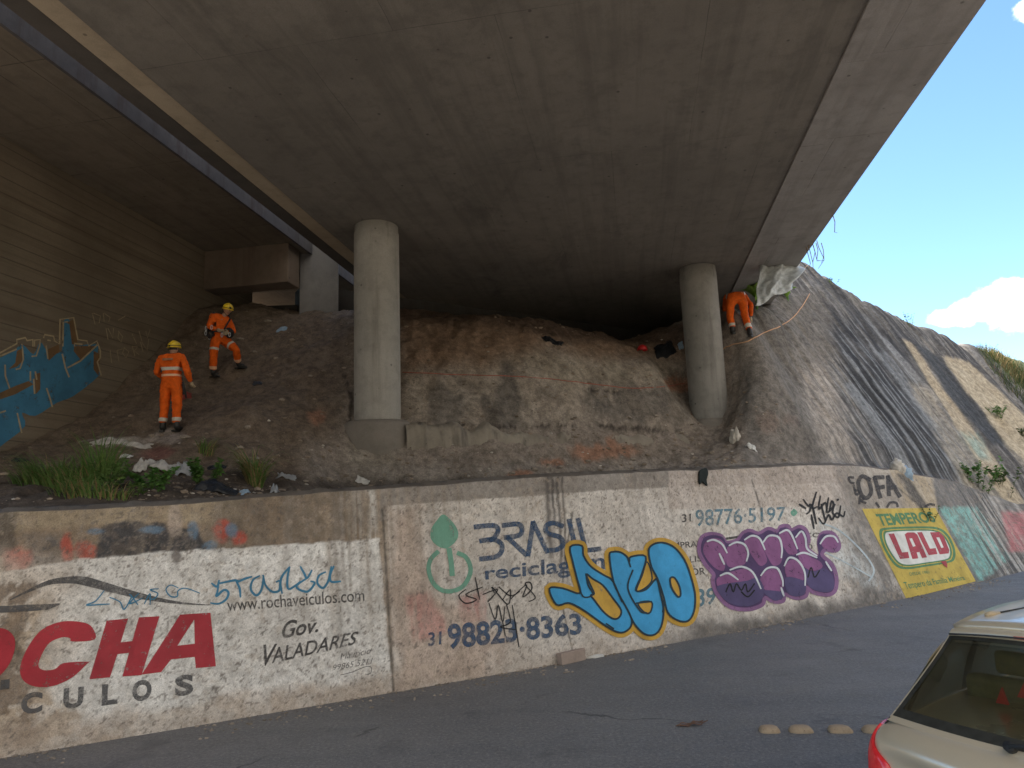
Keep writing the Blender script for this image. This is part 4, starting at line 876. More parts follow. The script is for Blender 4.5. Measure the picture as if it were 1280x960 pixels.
# sofa lettering above it
d = Decal()
for st in [[(320, 190), (275, 170), (252, 210), (268, 275), (300, 302), (330, 265), (318, 205), (308, 185)], [(350, 178), (384, 296)], [(350, 178), (402, 176)], [(366, 240), (404, 234)], [(430, 172), (436, 282)], [(430, 172), (500, 290)], [(440, 240), (476, 236)]]: d.stroke(k2(st), 5.2, 0, False, 4 if len(st) > 2 else 0)
for st in [[(222, 178), (195, 178), (205, 205), (225, 212)], [(225, 225), (240, 280), (258, 262), (232, 252)], [(258, 335), (265, 290), (285, 305), (268, 318), (296, 330)], [(360, 330), (376, 355)], [(425, 355), (445, 328), (480, 330), (488, 352)], [(655, 352), (680, 338), (708, 342)]]: d.stroke(k2(st), 3.0, 0, False, 4)
d.build('black_lettering', M_ink, rw, .008)
d = Decal(); d.stroke([(1024, 653), (1050, 664), (1078, 690), (1092, 712), (1086, 726)], 2.2); d.stroke([(1030, 690), (1060, 705), (1090, 722)], 1.6); d.build('pale_scrawl', mat_paint('pale_blue_spray_paint', (.50, .58, .62), .5), rw, .007)

# graffiti on the side wall
kA = zz(0, 370, .20833); g3 = empty('blue_graffiti', (0, 0, 0)); g3.parent = sw; g3['label'] = 'flat blue letters with tan outlines'
_inv = None
def side_local(P, h): return on_side(P, h[:, None] if np.ndim(h) else h)
def on_side(P, h):
    w = ray(P[:, 0], P[:, 1]); q = w[:, :2] @ BQ; return O3 + w * (Q_W / q)[:, None] + np.append(BQ, 0) * np.asarray(h).reshape(-1, 1)
def sbuild(d, name, mat, off):
    o = d.build(name, mat, g3, off, on_side); o.matrix_parent_inverse = Matrix.Rotation(BA, 4, 'Z'); return o
M_wblue = mat_paint('flat_blue_spray_paint', (.055, .20, .33), .42, sc=5); M_tan = mat_paint('tan_outline_spray_paint', (.42, .34, .21), .42); M_brn = mat_paint('brown_spray_paint', (.17, .10, .045), .3)
d = Decal()
d.poly(kA(smooth([(-400, 470), (-150, 400), (0, 370), (95, 315), (135, 290), (200, 350), (240, 275), (285, 330), (370, 330), (380, 155), (420, 150), (445, 290), (520, 290), (590, 300), (560, 430), (600, 470), (440, 600), (340, 640), (210, 720), (130, 700), (150, 780), (30, 880), (-60, 940), (-400, 1100)], True, 3)))
sbuild(d, 'blue_fill', M_wblue, .004)
d = Decal()
d.poly(kA([(0, 580), (90, 540), (170, 510), (200, 530), (90, 590), (0, 620), (-40, 620)])); d.poly(kA([(400, 430), (480, 380), (440, 330), (445, 300), (530, 300), (575, 300), (500, 380)])); d.poly(kA([(205, 470), (240, 460), (240, 560), (212, 590)])); d.poly(kA([(50, 440), (100, 425), (130, 395), (135, 310), (100, 330), (90, 400)]))
d.poly(kA([(285, 320), (330, 300), (350, 290), (355, 330), (290, 390)])); d.poly(kA([(395, 160), (440, 140), (465, 290), (430, 290), (415, 170)])); d.poly(kA([(560, 330), (600, 350), (590, 480), (560, 440)]))
sbuild(d, 'brown_fill', M_brn, .006)
d = Decal()
for st in [[(-300, 420), (-100, 380), (0, 340), (100, 285), (98, 262), (150, 250), (160, 268), (195, 262), (195, 300)], [(205, 300), (205, 265), (240, 262), (235, 300), (215, 360), (190, 362)], [(260, 250), (265, 232), (320, 242), (325, 270), (355, 290), (358, 140), (440, 130), (465, 262), (520, 270), (530, 300), (580, 270), (600, 330), (600, 370), (582, 395), (605, 475)], [(375, 300), (378, 158), (402, 155)], [(0, 360), (95, 320)], [(130, 290), (138, 380), (118, 435), (95, 440)],
           [(28, 415), (30, 480), (55, 552)], [(275, 300), (285, 375)], [(285, 265), (300, 268)], [(372, 350), (390, 430), (412, 485)], [(405, 430), (480, 390), (580, 295)], [(180, 455), (180, 505)], [(200, 500), (205, 585)], [(210, 455), (218, 500)], [(278, 555), (300, 620), (312, 665)], [(102, 705), (128, 820)], [(0, 700), (30, 690)], [(445, 300), (445, 285), (490, 290)]]: d.stroke(kA(st), 2.0, 0, False, 0)
sbuild(d, 'tan_outline', M_tan, .008)
d = Decal(); k3 = zz(0, 340, .34375)
for st in [[(335, 150), (345, 190)], [(340, 150), (365, 160), (360, 185)], [(375, 150), (378, 180)], [(378, 150), (400, 165), (395, 180)], [(430, 175), (455, 160)], [(385, 205), (392, 245)], [(392, 205), (410, 240), (412, 205)], [(430, 215), (445, 235), (440, 255), (428, 240), (432, 218)], [(400, 285), (405, 330)], [(425, 285), (432, 325)], [(425, 285), (445, 280)], [(450, 275), (468, 290), (458, 312), (445, 295), (452, 275)], [(480, 270), (490, 305)], [(480, 270), (500, 272), (488, 288), (505, 300)], [(510, 255), (520, 290)], [(515, 255), (535, 285), (540, 245)], [(480, 225), (495, 260)], [(505, 215), (515, 250)], [(530, 215), (535, 240), (545, 210)]]: d.stroke(k3(st), 1.0, 0, False, 0)
o = d.build('scratched_writing', mat_paint('thin_tan_spray_paint', (.34, .275, .175), .35), sw, .004, on_side); o.matrix_parent_inverse = Matrix.Rotation(BA, 4, 'Z')
# ------------------------------------------------------------------ people
def skin(name, pts, edges, mat, parent=None, sub=2, root=0, roots=()):
    """grow one continuous surface round a skeleton: pts = [(x, y, z, radius)]"""
    me = bpy.data.meshes.new(name); me.from_pydata([p[:3] for p in pts], edges, []); o = bpy.data.objects.new(name, me); C.objects.link(o)
    o.modifiers.new('skin', 'SKIN').use_smooth_shade = True
    if not me.skin_vertices: bpy.context.view_layer.objects.active = o
    sv = me.skin_vertices[0].data if me.skin_vertices else None
    for i, p in enumerate(pts):
        r = p[3]; sv[i].radius = (r, r) if not hasattr(r, '__len__') else r; sv[i].use_root = (i == root or i in roots)
    s = o.modifiers.new('sub', 'SUBSURF'); s.levels = sub; s.render_levels = sub
    dg = bpy.context.evaluated_depsgraph_get(); m2 = bpy.data.meshes.new_from_object(o.evaluated_get(dg)); m2.name = name
    bpy.data.objects.remove(o); bpy.data.meshes.remove(me)
    b_ = bmesh.new(); b_.from_mesh(m2); bmesh.ops.delete(b_, geom=[v for v in b_.verts if not v.link_faces], context='VERTS'); b_.to_mesh(m2); b_.free()
    m2.materials.clear(); m2.materials.append(mat); m2.polygons.foreach_set('use_smooth', [True] * len(m2.polygons))
    o = bpy.data.objects.new(name, m2); C.objects.link(o)
    if parent is not None: o.parent = parent
    return o
def join_into(o, others):
    bm = bmesh.new(); bm.from_mesh(o.data)
    for q in others: bm.from_mesh(q.data); m = q.data; bpy.data.objects.remove(q); bpy.data.meshes.remove(m)
    bm.to_mesh(o.data); bm.free(); o.data.polygons.foreach_set('use_smooth', [True] * len(o.data.polygons))
def band(src, a, b, t0, t1, R, name, mat, parent, off=.004):
    """a strip of cloth lying on part of a garment between two heights of a limb"""
    a, b = np.array(a), np.array(b); e = b - a; L2 = e @ e; bm = bmesh.new(); bm.from_mesh(src.data); bm.normal_update()
    for q in (t0, t1):
        co = Vector(a + e * q); bmesh.ops.bisect_plane(bm, geom=bm.verts[:] + bm.edges[:] + bm.faces[:], plane_co=co, plane_no=Vector(e))
    kill = []
    for f in bm.faces:
        c = np.array(f.calc_center_median()); t = (c - a) @ e / L2
        if not (t0 < t < t1) or np.linalg.norm(c - a - e * t) > R: kill.append(f)
    bmesh.ops.delete(bm, geom=kill, context='FACES'); bm.normal_update()
    seen, best = set(), []
    for f0 in bm.faces:                                   # keep the one ring round this limb
        if f0 in seen: continue
        isl, st_ = [], [f0]; seen.add(f0)
        while st_:
            f = st_.pop(); isl.append(f)
            for e_ in f.edges:
                for g in e_.link_faces:
                    if g not in seen: seen.add(g); st_.append(g)
        cen = sum((np.array(f.calc_center_median()) for f in isl), np.zeros(3)) / len(isl); t_ = (cen - a) @ e / L2
        best.append((np.linalg.norm(cen - a - e * t_) - .002 * len(isl) ** .5, isl))
    keep = set(min(best, key=lambda q: q[0])[1]) if best else set()
    bmesh.ops.delete(bm, geom=[f for f in bm.faces if f not in keep], context='FACES'); bmesh.ops.delete(bm, geom=[v for v in bm.verts if not v.link_faces], context='VERTS'); bm.normal_update()
    for v in bm.verts: v.co += v.normal * off
    return bm_obj(name, bm, mat, parent, True)
def mat_cloth(name, col, dark=.75):
    t = NT(name); v = t.coord('Object'); n = t.noise(v, 9, 5, .6, 1.0); n2 = t.noise(v, 220, 2)
    c = t.mix(t.ramp(n, .35, .7), tuple(k * dark for k in col), col); c = t.mix(t.ramp(t.noise(v, 3.2, 6, .7), .55, .75, 0, .45), c, (.22, .10, .04)); t.bump(t.math('ADD', t.math('MULTIPLY', n, 1.5), t.math('MULTIPLY', n2, .1)), .9, .03); return t.fin(c, .85, 0, .2)
M_orange = mat_cloth('orange_overall_cloth', (.80, .13, .012)); M_skinm = mat_plain('skin', (.36, .20, .13), .55, .1, 30); M_boot = mat_plain('black_boot_leather', (.018, .017, .016), .5, .3, 30)
M_helm = mat_plain('yellow_helmet_shell', (.72, .50, .02), .35, .12, 8); M_refl = mat_plain('grey_reflective_tape', (.50, .47, .40), .45, .1, 40); M_tapeor = mat_plain('pale_orange_tape', (.72, .42, .26), .6, .1, 40)
M_belt = mat_plain('black_webbing', (.02, .02, .022), .7, .3, 60); M_glove = mat_plain('tan_glove_leather', (.45, .36, .24), .8, .2, 40); M_hair = mat_plain('dark_hair', (.015, .012, .01), .7, .2, 60); M_steel = mat_plain('bright_steel', (.55, .56, .58), .3, .1, 20, metal=.9)
def hand(wr, d, side, thumb, s=1.0):
    """palm with five bent fingers, grown as short chains rooted in the palm"""
    wr = Vector(wr); d = Vector(d).normalized(); side = (Vector(side) - d * d.dot(Vector(side))).normalized(); nr = d.cross(side).normalized() * thumb
    PP = [(*wr, .024 * s), (*(wr + d * .045 * s), .034 * s), (*(wr + d * .085 * s), .030 * s)]; EE = [(0, 1), (1, 2)]; RR = [0]
    def chain_(q): b_ = len(PP); RR.append(b_); PP.extend(q); EE.extend((b_ + i, b_ + i + 1) for i in range(len(q) - 1))
    for i, (o_, L) in enumerate([(-.030, .062), (-.010, .075), (.010, .070), (.028, .055)]):
        b = wr + d * .075 * s + side * o_ * s; m = b + d * L * .55 * s + nr * .010 * s; t = m + d * L * .35 * s + nr * .030 * s
        chain_([(*(b - d * .02), .010 * s), (*b, .0095 * s), (*m, .0088 * s), (*t, .007 * s)])
    b = wr + d * .030 * s - side * .030 * s; m = b - side * .025 * s + d * .025 * s + nr * .012 * s; t = m + d * .030 * s + nr * .012 * s
    chain_([(*(b + side * .015), .011 * s), (*b, .011 * s), (*m, .010 * s), (*t, .008 * s)])
    return [skin('hand', PP, EE, M_skinm, None, 1, 0, RR)]
def person(J, label, loc, face, up=(0, 0, 1), glove=True, gear=False, scale=1.0):
    """J: joints in metres from the standing spot, x to the right of the picture, y away, z up"""
    V = lambda k: Vector(J[k]); mid = lambda a, b, t=.5: V(a).lerp(V(b), t)
    ch, nk, hd, pv = V('chest'), V('neck'), V('head'), V('pelvis'); waist = pv.lerp(ch, .45)
    def chain(legs_r, arm_r, torso, full):
        P = [(*pv, torso[0]), (*waist, torso[1]), (*ch, torso[2]), (*nk, torso[3])]; E = [(0, 1), (1, 2), (2, 3)]
        for sd in 'LR':
            b = len(P); h, k, a = V('hip' + sd), V('knee' + sd), V('ank' + sd)
            P += [(*h, legs_r[0]), (*h.lerp(k, .5), legs_r[1]), (*k, legs_r[2]), (*k.lerp(a, .4), legs_r[3]), (*k.lerp(a, .86 if not full else 1), legs_r[4])]; E += [(0, b)] + [(b + i, b + i + 1) for i in range(4)]
            b = len(P); s_, e, w = V('sh' + sd), V('el' + sd), V('wr' + sd)
            P += [(*s_, arm_r[0]), (*s_.lerp(e, .5), arm_r[1]), (*e, arm_r[2]), (*e.lerp(w, .5), arm_r[3]), (*e.lerp(w, .96), arm_r[4])]; E += [(2, b)] + [(b + i, b + i + 1) for i in range(4)]
        return P, E
    P, E = chain((.085, .075, .055, .052, .038), (.055, .045, .038, .036, .026), (.125, .115, .13, .055), True)
    b = len(P); f = Vector(face).normalized(); P += [(*nk.lerp(hd, .45), .055), (*(hd - Vector((0, 0, .03))), .078), (*(hd + Vector((0, 0, .05))), .085)]; E += [(3, b), (b, b + 1), (b + 1, b + 2)]
    for sd in 'LR':
        a = V('ank' + sd); k = len(P); P += [(*(a + Vector((0, 0, -.05)) + V('toe' + sd) * .5), .035), (*(a + Vector((0, 0, -.06)) + V('toe' + sd)), .028)]
        anki = [i for i, q in enumerate(P) if (Vector(q[:3]) - a).length < 1e-6][0]; E += [(anki, k), (k, k + 1)]
    body = skin('person', P, E, M_skinm, None, 2)
    # head with brow, nose, chin and ears; hands with fingers
    extra = []
    sx = f.cross(Vector(up)).normalized()
    bm = bmesh.new(); bmesh.ops.create_uvsphere(bm, u_segments=20, v_segments=14, radius=1)
    for v in bm.verts:
        c = v.co; q = hd + sx * c.x * .078 + f * c.y * .095 + Vector(up) * (c.z * .118 - .005)
        if c.y > 0 and c.z < -.3: q -= sx * c.x * .02
        v.co = q
    nose = bmesh.ops.create_uvsphere(bm, u_segments=8, v_segments=6, radius=1)['verts']
    for v in nose: c = v.co.copy(); v.co = hd + f * (.098 + c.y * .02) + sx * c.x * .014 + Vector(up) * (-.02 + c.z * .026 + c.y * -.006)
    for sgn in (-1, 1):
        for v in bmesh.ops.create_uvsphere(bm, u_segments=8, v_segments=6, radius=1)['verts']: c = v.co.copy(); v.co = hd + sx * (sgn * .079 + c.x * .012) + f * c.y * .02 + Vector(up) * (-.01 + c.z * .032)
    extra.append(bm_obj('head', bm, M_skinm, None, True))
    for sd, th in (('L', 1), ('R', -1)):
        e, w = V('el' + sd), V('wr' + sd); extra += hand(w, (w - e), J.get('pside', (1, 0, 0)), th, 1.05)
    join_into(body, extra)
    body.location = loc; body.scale = (scale,) * 3; tag(body, label, 'person', 'rescuers in orange overalls')
    for sgn in (-1, 1):
        bm = bmesh.new()
        for v in bmesh.ops.create_uvsphere(bm, u_segments=8, v_segments=6, radius=.011)['verts']: v.co += hd + sx * sgn * .033 + f * .089 + Vector(up) * .012
        bm_obj('eye', bm, M_hair, body, True)
    bm = bmesh.new()
    bm_tube(bm, [hd + sx * x * .028 + f * (.092 - abs(x) * .006) + Vector(up) * -.062 for x in (-1, -.4, .4, 1)], [.003, .006, .006, .003], 6); bm_obj('mouth', bm, mat_plain('lips', (.25, .10, .08), .6), body, True)
    bm = bmesh.new(); bmesh.ops.create_uvsphere(bm, u_segments=16, v_segments=10, radius=1)
    bmesh.ops.delete(bm, geom=[v for v in bm.verts if v.co.z < -.45 or (v.co.y > .25 and v.co.z < .5)], context='VERTS')
    for v in bm.verts: c = v.co; v.co = hd + sx * c.x * .083 + f * c.y * .099 + Vector(up) * (c.z * .122)
    bm_obj('hair', bm, M_hair, body, True)
    # overall
    P, E = chain((.115, .105, .085, .082, .078), (.082, .070, .060, .056, .046), (.158, .150, .165, .082), False)
    ov_ = skin('overall', P, E, M_orange, body, 3)
    for v in ov_.data.vertices:
        n_ = mnoise.noise(Vector(v.co) * 9 + Vector((len(label), 0, 0))) * .012 + (abs(mnoise.noise(Vector((v.co.x * 11, v.co.y * 11, v.co.z * 24)))) - .2) * .022; v.co += v.normal * n_
    for sd in 'LR':
        band(ov_, V('knee' + sd), V('ank' + sd), .58, .76, .14, 'reflective_band', M_refl if not gear else M_tapeor, body)
        if gear: band(ov_, V('hip' + sd), V('knee' + sd), .52, .66, .15, 'reflective_band', M_refl, body)
        e, w, a, tv = V('el' + sd), V('wr' + sd), V('ank' + sd), V('toe' + sd)
        k = V('knee' + sd); up_ = (k - a).normalized()
        bt = skin('boot', [(*(a + up_ * .20), .062), (*(a + up_ * .08), .060), (*(a - Vector((0, 0, .03))), .062), (*(a + tv * .55 + Vector((0, 0, -.04))), .055), (*(a + tv * 1.05 + Vector((0, 0, -.05))), .046)], [(0, 1), (1, 2), (2, 3), (3, 4)], M_boot, body, 2)
        bm = bmesh.new(); d = tv.normalized(); s2 = d.cross(Vector((0, 0, 1))).normalized(); prof = [(-.075, .035), (-.05, .045), (.05, .043), (.15, .052), (tv.length + .05, .035), (tv.length + .075, .015)]
        lo = [[bm.verts.new(a + d * y + s2 * x * sg + Vector((0, 0, z))) for (y, x) in prof for sg in (1,)] + [bm.verts.new(a + d * y - s2 * x + Vector((0, 0, z))) for (y, x) in prof[::-1]] for z in (-.105, -.075)]
        bm.faces.new(lo[0][::-1]); bm.faces.new(lo[1]); n_ = len(lo[0]); [bm.faces.new((lo[0][i], lo[0][(i + 1) % n_], lo[1][(i + 1) % n_], lo[1][i])) for i in range(n_)]
        bm_obj('sole', bm, M_boot, bt)
        if glove:
            g = [q for q in hand(w, (w - e), J.get('pside', (1, 0, 0)), 1 if sd == 'L' else -1, 1.22)]; g0 = g[0]; join_into(g0, g[1:]); g0.name = 'glove'; g0.data.materials.clear(); g0.data.materials.append(M_glove); g0.parent = body
    band(ov_, pv, ch, .30, .42, .26, 'belt', M_belt if gear else M_tapeor, body, .006)
    if not gear: band(ov_, waist, ch, .30, .62, .24, 'back_stripe', M_refl, body)
    # helmet with brim, ridge and strap
    bm = bmesh.new(); bmesh.ops.create_uvsphere(bm, u_segments=24, v_segments=16, radius=1); bmesh.ops.delete(bm, geom=[v for v in bm.verts if v.co.z < -.22], context='VERTS')
    R3 = lambda c, kx, ky, kz: hd + sx * c[0] * kx + f * c[1] * ky + Vector(up) * (c[2] * kz + .035)
    for v in bm.verts: v.co = R3(v.co, .112, .138, .112)
    hm = bm_obj('helmet', bm, M_helm, body, True); so = hm.modifiers.new('thick', 'SOLIDIFY'); so.thickness = .006
    bm = bmesh.new(); bm_tube(bm, [R3((math.cos(a) * 1.03, math.sin(a) * 1.04, -.2), .112, .138, .112) for a in np.linspace(0, 2 * math.pi, 29)], .007, 6); bm_obj('helmet_rim', bm, M_helm, hm, True)
    bm = bmesh.new()
    bm_tube(bm, [R3((0, math.cos(a) * 1.02, math.sin(a) * 1.02), .112, .138, .112) for a in np.linspace(.2, math.pi - .2, 12)], .009, 6)
    bm_obj('helmet_ridge', bm, M_helm, hm, True)
    bm = bmesh.new(); bm_tube(bm, [R3((math.cos(a) * 1.05, math.sin(a) * 1.05, .08), .112, .138, .112) for a in np.linspace(0, 2 * math.pi, 25)], .006, 6)
    for sgn in (-1, 1): bm_tube(bm, [R3((sgn * 1.0, -.1, -.2), .112, .138, .112), hd + sx * sgn * .085 + Vector(up) * -.06, hd + f * .05 + Vector(up) * -.13], .006, 5)
    bm_tube(bm, [R3((0, -1.05, .08), .112, .138, .112), R3((.0, -1.06, -.16), .112, .138, .112)], .012, 6)
    bm_obj('helmet_strap', bm, M_belt, hm, True)
    bm = bmesh.new(); bm_tube(bm, [R3((0, 1.0, .2), .112, .138, .112), R3((0, 1.22, .2), .112, .138, .112)], .022, 10); bm_obj('head_lamp', bm, M_belt, hm, True)
    return body, ov_
# upright rescuer, back to us
h1 = terr_hit(211, 541)
J1 = dict(pelvis=(0, .02, .95), chest=(0, .0, 1.31), neck=(0, .02, 1.49), head=(0.01, .05, 1.62),
          hipL=(-.10, .02, .89), kneeL=(-.115, .03, .49), ankL=(-.125, 0, .115), toeL=(-.03, .16, 0), hipR=(.10, .02, .89), kneeR=(.12, .03, .49), ankR=(.13, 0, .115), toeR=(.05, .16, 0),
          shL=(-.205, .0, 1.42), elL=(-.285, .0, 1.15), wrL=(-.20, .21, 1.06), shR=(.205, .0, 1.42), elR=(.30, .0, 1.14), wrR=(.30, .17, .98))
p1, o1 = person(J1, 'rescuer seen from behind standing upright with yellow helmet above the weedy ledge', h1, (.15, 1, .1), scale=1.0)
for (pa, pb, r) in [((.20, .05, .92), (.22, .06, .72), .022), ((.22, .0, .95), (.24, .02, .80), .018), ((.19, .1, .9), (.24, .12, .66), .016)]: bm = bmesh.new(); bm_tube(bm, [pa, Vector(pa).lerp(Vector(pb), .5) + Vector((.015, 0, 0)), pb], r, 7); bm_obj('hanging_strap', bm, M_belt, p1, True)
bm = bmesh.new(); bm_box(bm, (-.095, -.178, 1.345), (.095, -.150, 1.385), .004); bm_obj('back_lettering', bm, mat_plain('grey_back_print', (.34, .16, .08), .8), p1)
# knee patches of the upright rescuer
# stooping rescuer stepping up the slope
h2 = terr_hit(266, 473); h2b = terr_hit(298, 462); dz = float(h2b[2] - h2[2]); dx = float(h2b[0] - h2[0]); dy = float(h2b[1] - h2[1])
J2 = dict(pelvis=(.13, .02, .90), chest=(.17, -.02, 1.24), neck=(.24, -.05, 1.41), head=(.31, -.07, 1.51), pside=(0, 1, 0),
          hipL=(.07, -.08, .86), kneeL=(.04, -.09, .47), ankL=(.0, 0, .115), toeL=(.14, -.09, 0), hipR=(.19, .10, .85), kneeR=(.50, -.02, .62), ankR=(dx, dy, dz + .115), toeR=(.15, -.06, 0),
          shL=(.06, -.17, 1.34), elL=(.0, -.30, 1.08), wrL=(.20, -.34, 1.00), shR=(.26, .15, 1.31), elR=(.38, .12, 1.07), wrR=(.36, -.12, .98))
p2, o2 = person(J2, 'rescuer with black harness stooping and stepping up the dark slope', h2, (.62, -.74, -.32), (.20, -.12, .97), gear=True)
for cx_, cy_, cz_, rr_ in ((.0, -.16, .96, .10), (.36, -.04, .98, .10)):
    bm = bmesh.new(); bm_tube(bm, [(cx_ + .03 * math.sin(t * 3.1) + .06 * math.cos(t), cy_ - .05 + .06 * math.sin(t * 1.3), cz_ + rr_ * math.sin(t)) for t in np.linspace(0, 40, 150)], .012, 5); bm_obj('rope_coil', bm, M_belt, p2, True)
for k in range(8):
    bm = bmesh.new(); ang = k * .9 + 3.6; c_ = Vector((.16, -.12, .98)) + Vector((math.cos(ang) * .25, math.sin(ang) * .22 - .06, .1 * math.sin(k * 2.)))
    bm_tube(bm, [c_ + Vector((.02 * math.cos(t), .005 * k % .01, .05 * math.sin(t) - .03)) for t in np.linspace(0, 6.2, 10)], .008, 5); bm_obj('carabiner', bm, M_steel, p2, True)
for pts in ([(.04, -.13, 1.45), (.02, -.24, 1.30), (.07, -.23, 1.08)], [(.26, .10, 1.45), (.33, .02, 1.32), (.28, -.14, 1.06)], [(.10, .12, 1.42), (.04, .14, 1.2), (.05, .1, 1.04)]): bm = bmesh.new(); bm_tube(bm, pts, .018, 6); bm_obj('harness_strap', bm, M_belt, p2, True)
# bending rescuer at the right
h3 = terr_hit(917, 419); h3b = terr_hit(936, 422); dz = float(h3b[2] - h3[2]); dx = float(h3b[0] - h3[0]); dy = float(h3b[1] - h3[1])
J3 = dict(pelvis=(.18, .10, .93), chest=(.24, .40, 1.06), neck=(.27, .58, 1.03), head=(.30, .71, 1.0),
          hipL=(.03, .08, .84), kneeL=(-.02, .10, .47), ankL=(0, 0, .115), toeL=(.0, .17, 0), hipR=(.33, .08, .84), kneeR=(.33, .08, .48), ankR=(dx, dy, dz + .115), toeR=(.08, .15, 0),
          shL=(.06, .48, 1.03), elL=(.02, .56, .76), wrL=(.10, .66, .54), shR=(.46, .36, 1.02), elR=(.58, .28, .76), wrR=(.56, .33, .50))
p3, o3 = person(J3, 'rescuer bending down beside the right column and plastic sheet, seen from behind', h3, (.1, .75, -.65), (.05, .65, .75), scale=1.12)

# ------------------------------------------------------------------ litter, rope and things on the slope
def on_ground(x, y, dz=0.0): return Vector((x, y, terr_xy(x, y) + dz))
def heap(name, px, py, w, dpt, hgt, mat, label, cat, rot=0.0, group=None, seed=1.0, thin=.012, hit=None):
    """crumpled sheet lying on the slope, following it"""
    c = terr_hit(px, py) if hit is None else hit; n = 22; V = []; F = []
    for i in range(n):
        for j in range(n):
            u, v = i / (n - 1) * 2 - 1, j / (n - 1) * 2 - 1; rr = max(abs(u), abs(v)); a = math.atan2(v, u)
            k = 1 + .35 * mnoise.noise(Vector((math.cos(a) * 1.7 + seed, math.sin(a) * 1.7, seed)))
            x = (u * w / 2 * math.cos(rot) - v * dpt / 2 * math.sin(rot)) * k; y = (u * w / 2 * math.sin(rot) + v * dpt / 2 * math.cos(rot)) * k
            bump = max(0, 1 - (u * u + v * v) * .8) ** .6 * hgt * (.35 + .9 * abs(mnoise.noise(Vector((u * 1.3 + seed, v * 1.3, seed * 2))))) + (1 - abs(mnoise.noise(Vector((u * 2.6 + seed * 3, v * 2.6, 1)))) * 2.2) * hgt * .28 * max(0, 1 - rr) ** .4
            X, Y = c[0] + x, c[1] + y; V.append((X - c[0], Y - c[1], terr_xy(X, Y) - c[2] + thin + bump))
    F = grid(n, n); o = me_obj(name, V, F, mat, None, True); o.location = Vector([float(q) for q in c]); s = o.modifiers.new('thick', 'SOLIDIFY'); s.thickness = .008; s.offset = -1
    tag(o, label, cat, group); return o
def mat_sheet(name, col, rough=.6, alpha=1.0, var=.25):
    t = NT(name); v = t.coord('Object'); n = t.noise(v, 7, 6, .65, .5); c = t.mix(t.ramp(n, .3, .7), tuple(k * (1 - var) for k in col), col); t.bump(n, .6, .04); return t.fin(c, rough, 0, .4)
M_ragw = mat_sheet('dirty_white_rag', (.55, .52, .47), .85, var=.4); M_ragg = mat_sheet('grey_plastic', (.32, .33, .34), .45); M_ragb = mat_sheet('black_bag_plastic', (.018, .02, .024), .3); M_ragr = mat_sheet('dull_red_rag', (.25, .045, .035), .8); M_ragblue = mat_sheet('pale_blue_cloth', (.28, .38, .48), .8); M_paper = mat_sheet('white_scrap', (.62, .61, .58), .7); M_stone = mat_plain('rubble_stone', (.25, .21, .17), .95, .3, 14, bump=.5); M_card = mat_sheet('brown_scrap', (.22, .13, .08), .85)
heap('white_rag', 150, 553, .95, .30, .07, M_ragw, 'long torn dirty white sheet lying across the ledge before the standing rescuer', 'sheet', .35, seed=2)
heap('white_rag', 203, 586, .52, .34, .14, M_ragw, 'crumpled white cloth lying among the low weeds on the ledge', 'cloth', .1, seed=3.3)
heap('white_rag', 176, 588, .22, .2, .16, M_ragw, 'small balled white bag left of the crumpled white cloth', 'bag', .4, seed=5.1)
heap('plastic_bag', 229, 590, .26, .22, .18, M_ragg, 'grey and white knotted bag right of the crumpled white cloth', 'bag', .3, seed=6.7)
heap('black_bag', 270, 610, .55, .35, .12, M_ragb, 'torn black refuse bag draped at the wall edge', 'bag', .2, seed=8.2)
heap('black_bag', 272, 585, .30, .12, .05, M_ragb, 'thin black scrap of plastic above the torn refuse bag', 'plastic scrap', .1, seed=9.1)
heap('plastic_scrap', 305, 618, .16, .12, .06, M_ragblue, 'pale blue white wrapper at the foot of the arching grass', 'wrapper', .9, seed=10.4)
heap('plastic_scrap', 343, 615, .10, .2, .10, M_ragg, 'upright grey plastic strip right of the arching grass', 'plastic scrap', .2, seed=11.9)
heap('plastic_scrap', 358, 598, .30, .14, .05, M_ragg, 'flat greyish sheet scrap right of the arching grass', 'plastic scrap', .1, seed=12.2)
heap('plastic_scrap', 157, 572, .18, .10, .04, M_paper, 'small white paper scrap between the torn sheet and white cloth', 'paper', .2, seed=13.2)
heap('plastic_scrap', 78, 597, .18, .14, .09, M_ragblue, 'bluish crumpled bag half hidden in the big grass tuft', 'bag', .2, seed=14.2)
heap('red_rag', 103, 601, .20, .16, .10, M_ragr, 'dull red rag half hidden in the big grass tuft', 'rag', .2, seed=15.5)
heap('red_rag', 228, 497, .30, .18, .05, M_ragr, 'dull red rag on the slope right of the standing rescuer', 'rag', .4, seed=16.5)
heap('black_strip', 25, 578, .20, .07, .04, M_ragb, 'small black strip at the far left of the earth slope', 'strip', .5, seed=17.5)
heap('white_block', 453, 602, .24, .09, .05, M_paper, 'white stick of polystyrene below the left column footing', 'polystyrene', -.25, seed=18.5)
heap('paper_scrap', 939, 560, .20, .16, .09, M_paper, 'white crumpled paper below the right column', 'paper', .3, seed=19.5)
heap('paper_scrap', 352, 412, .22, .12, .05, M_ragblue, 'bluish scrap on the dark upper slope behind the stooping rescuer', 'scrap', .3, seed=20.5)
heap('dark_debris', 322, 480, .18, .1, .05, M_ragb, 'black tatter on the slope midway to the left column', 'scrap', .3, seed=20.9)
heap('black_bag', 690, 427, .5, .14, .06, M_ragb, 'flat dark plastic strip along the crest between the columns', 'plastic strip', .2, seed=21.9)
heap('black_bag', 830, 438, .55, .25, .12, M_ragb, 'shiny black bag heap left of the right column top slope', 'bag', .2, seed=22.9)
heap('white_rag', 851, 433, .14, .10, .07, M_ragblue, 'small pale cloth on the black bag heap by the right column', 'cloth', .2, seed=23.9)
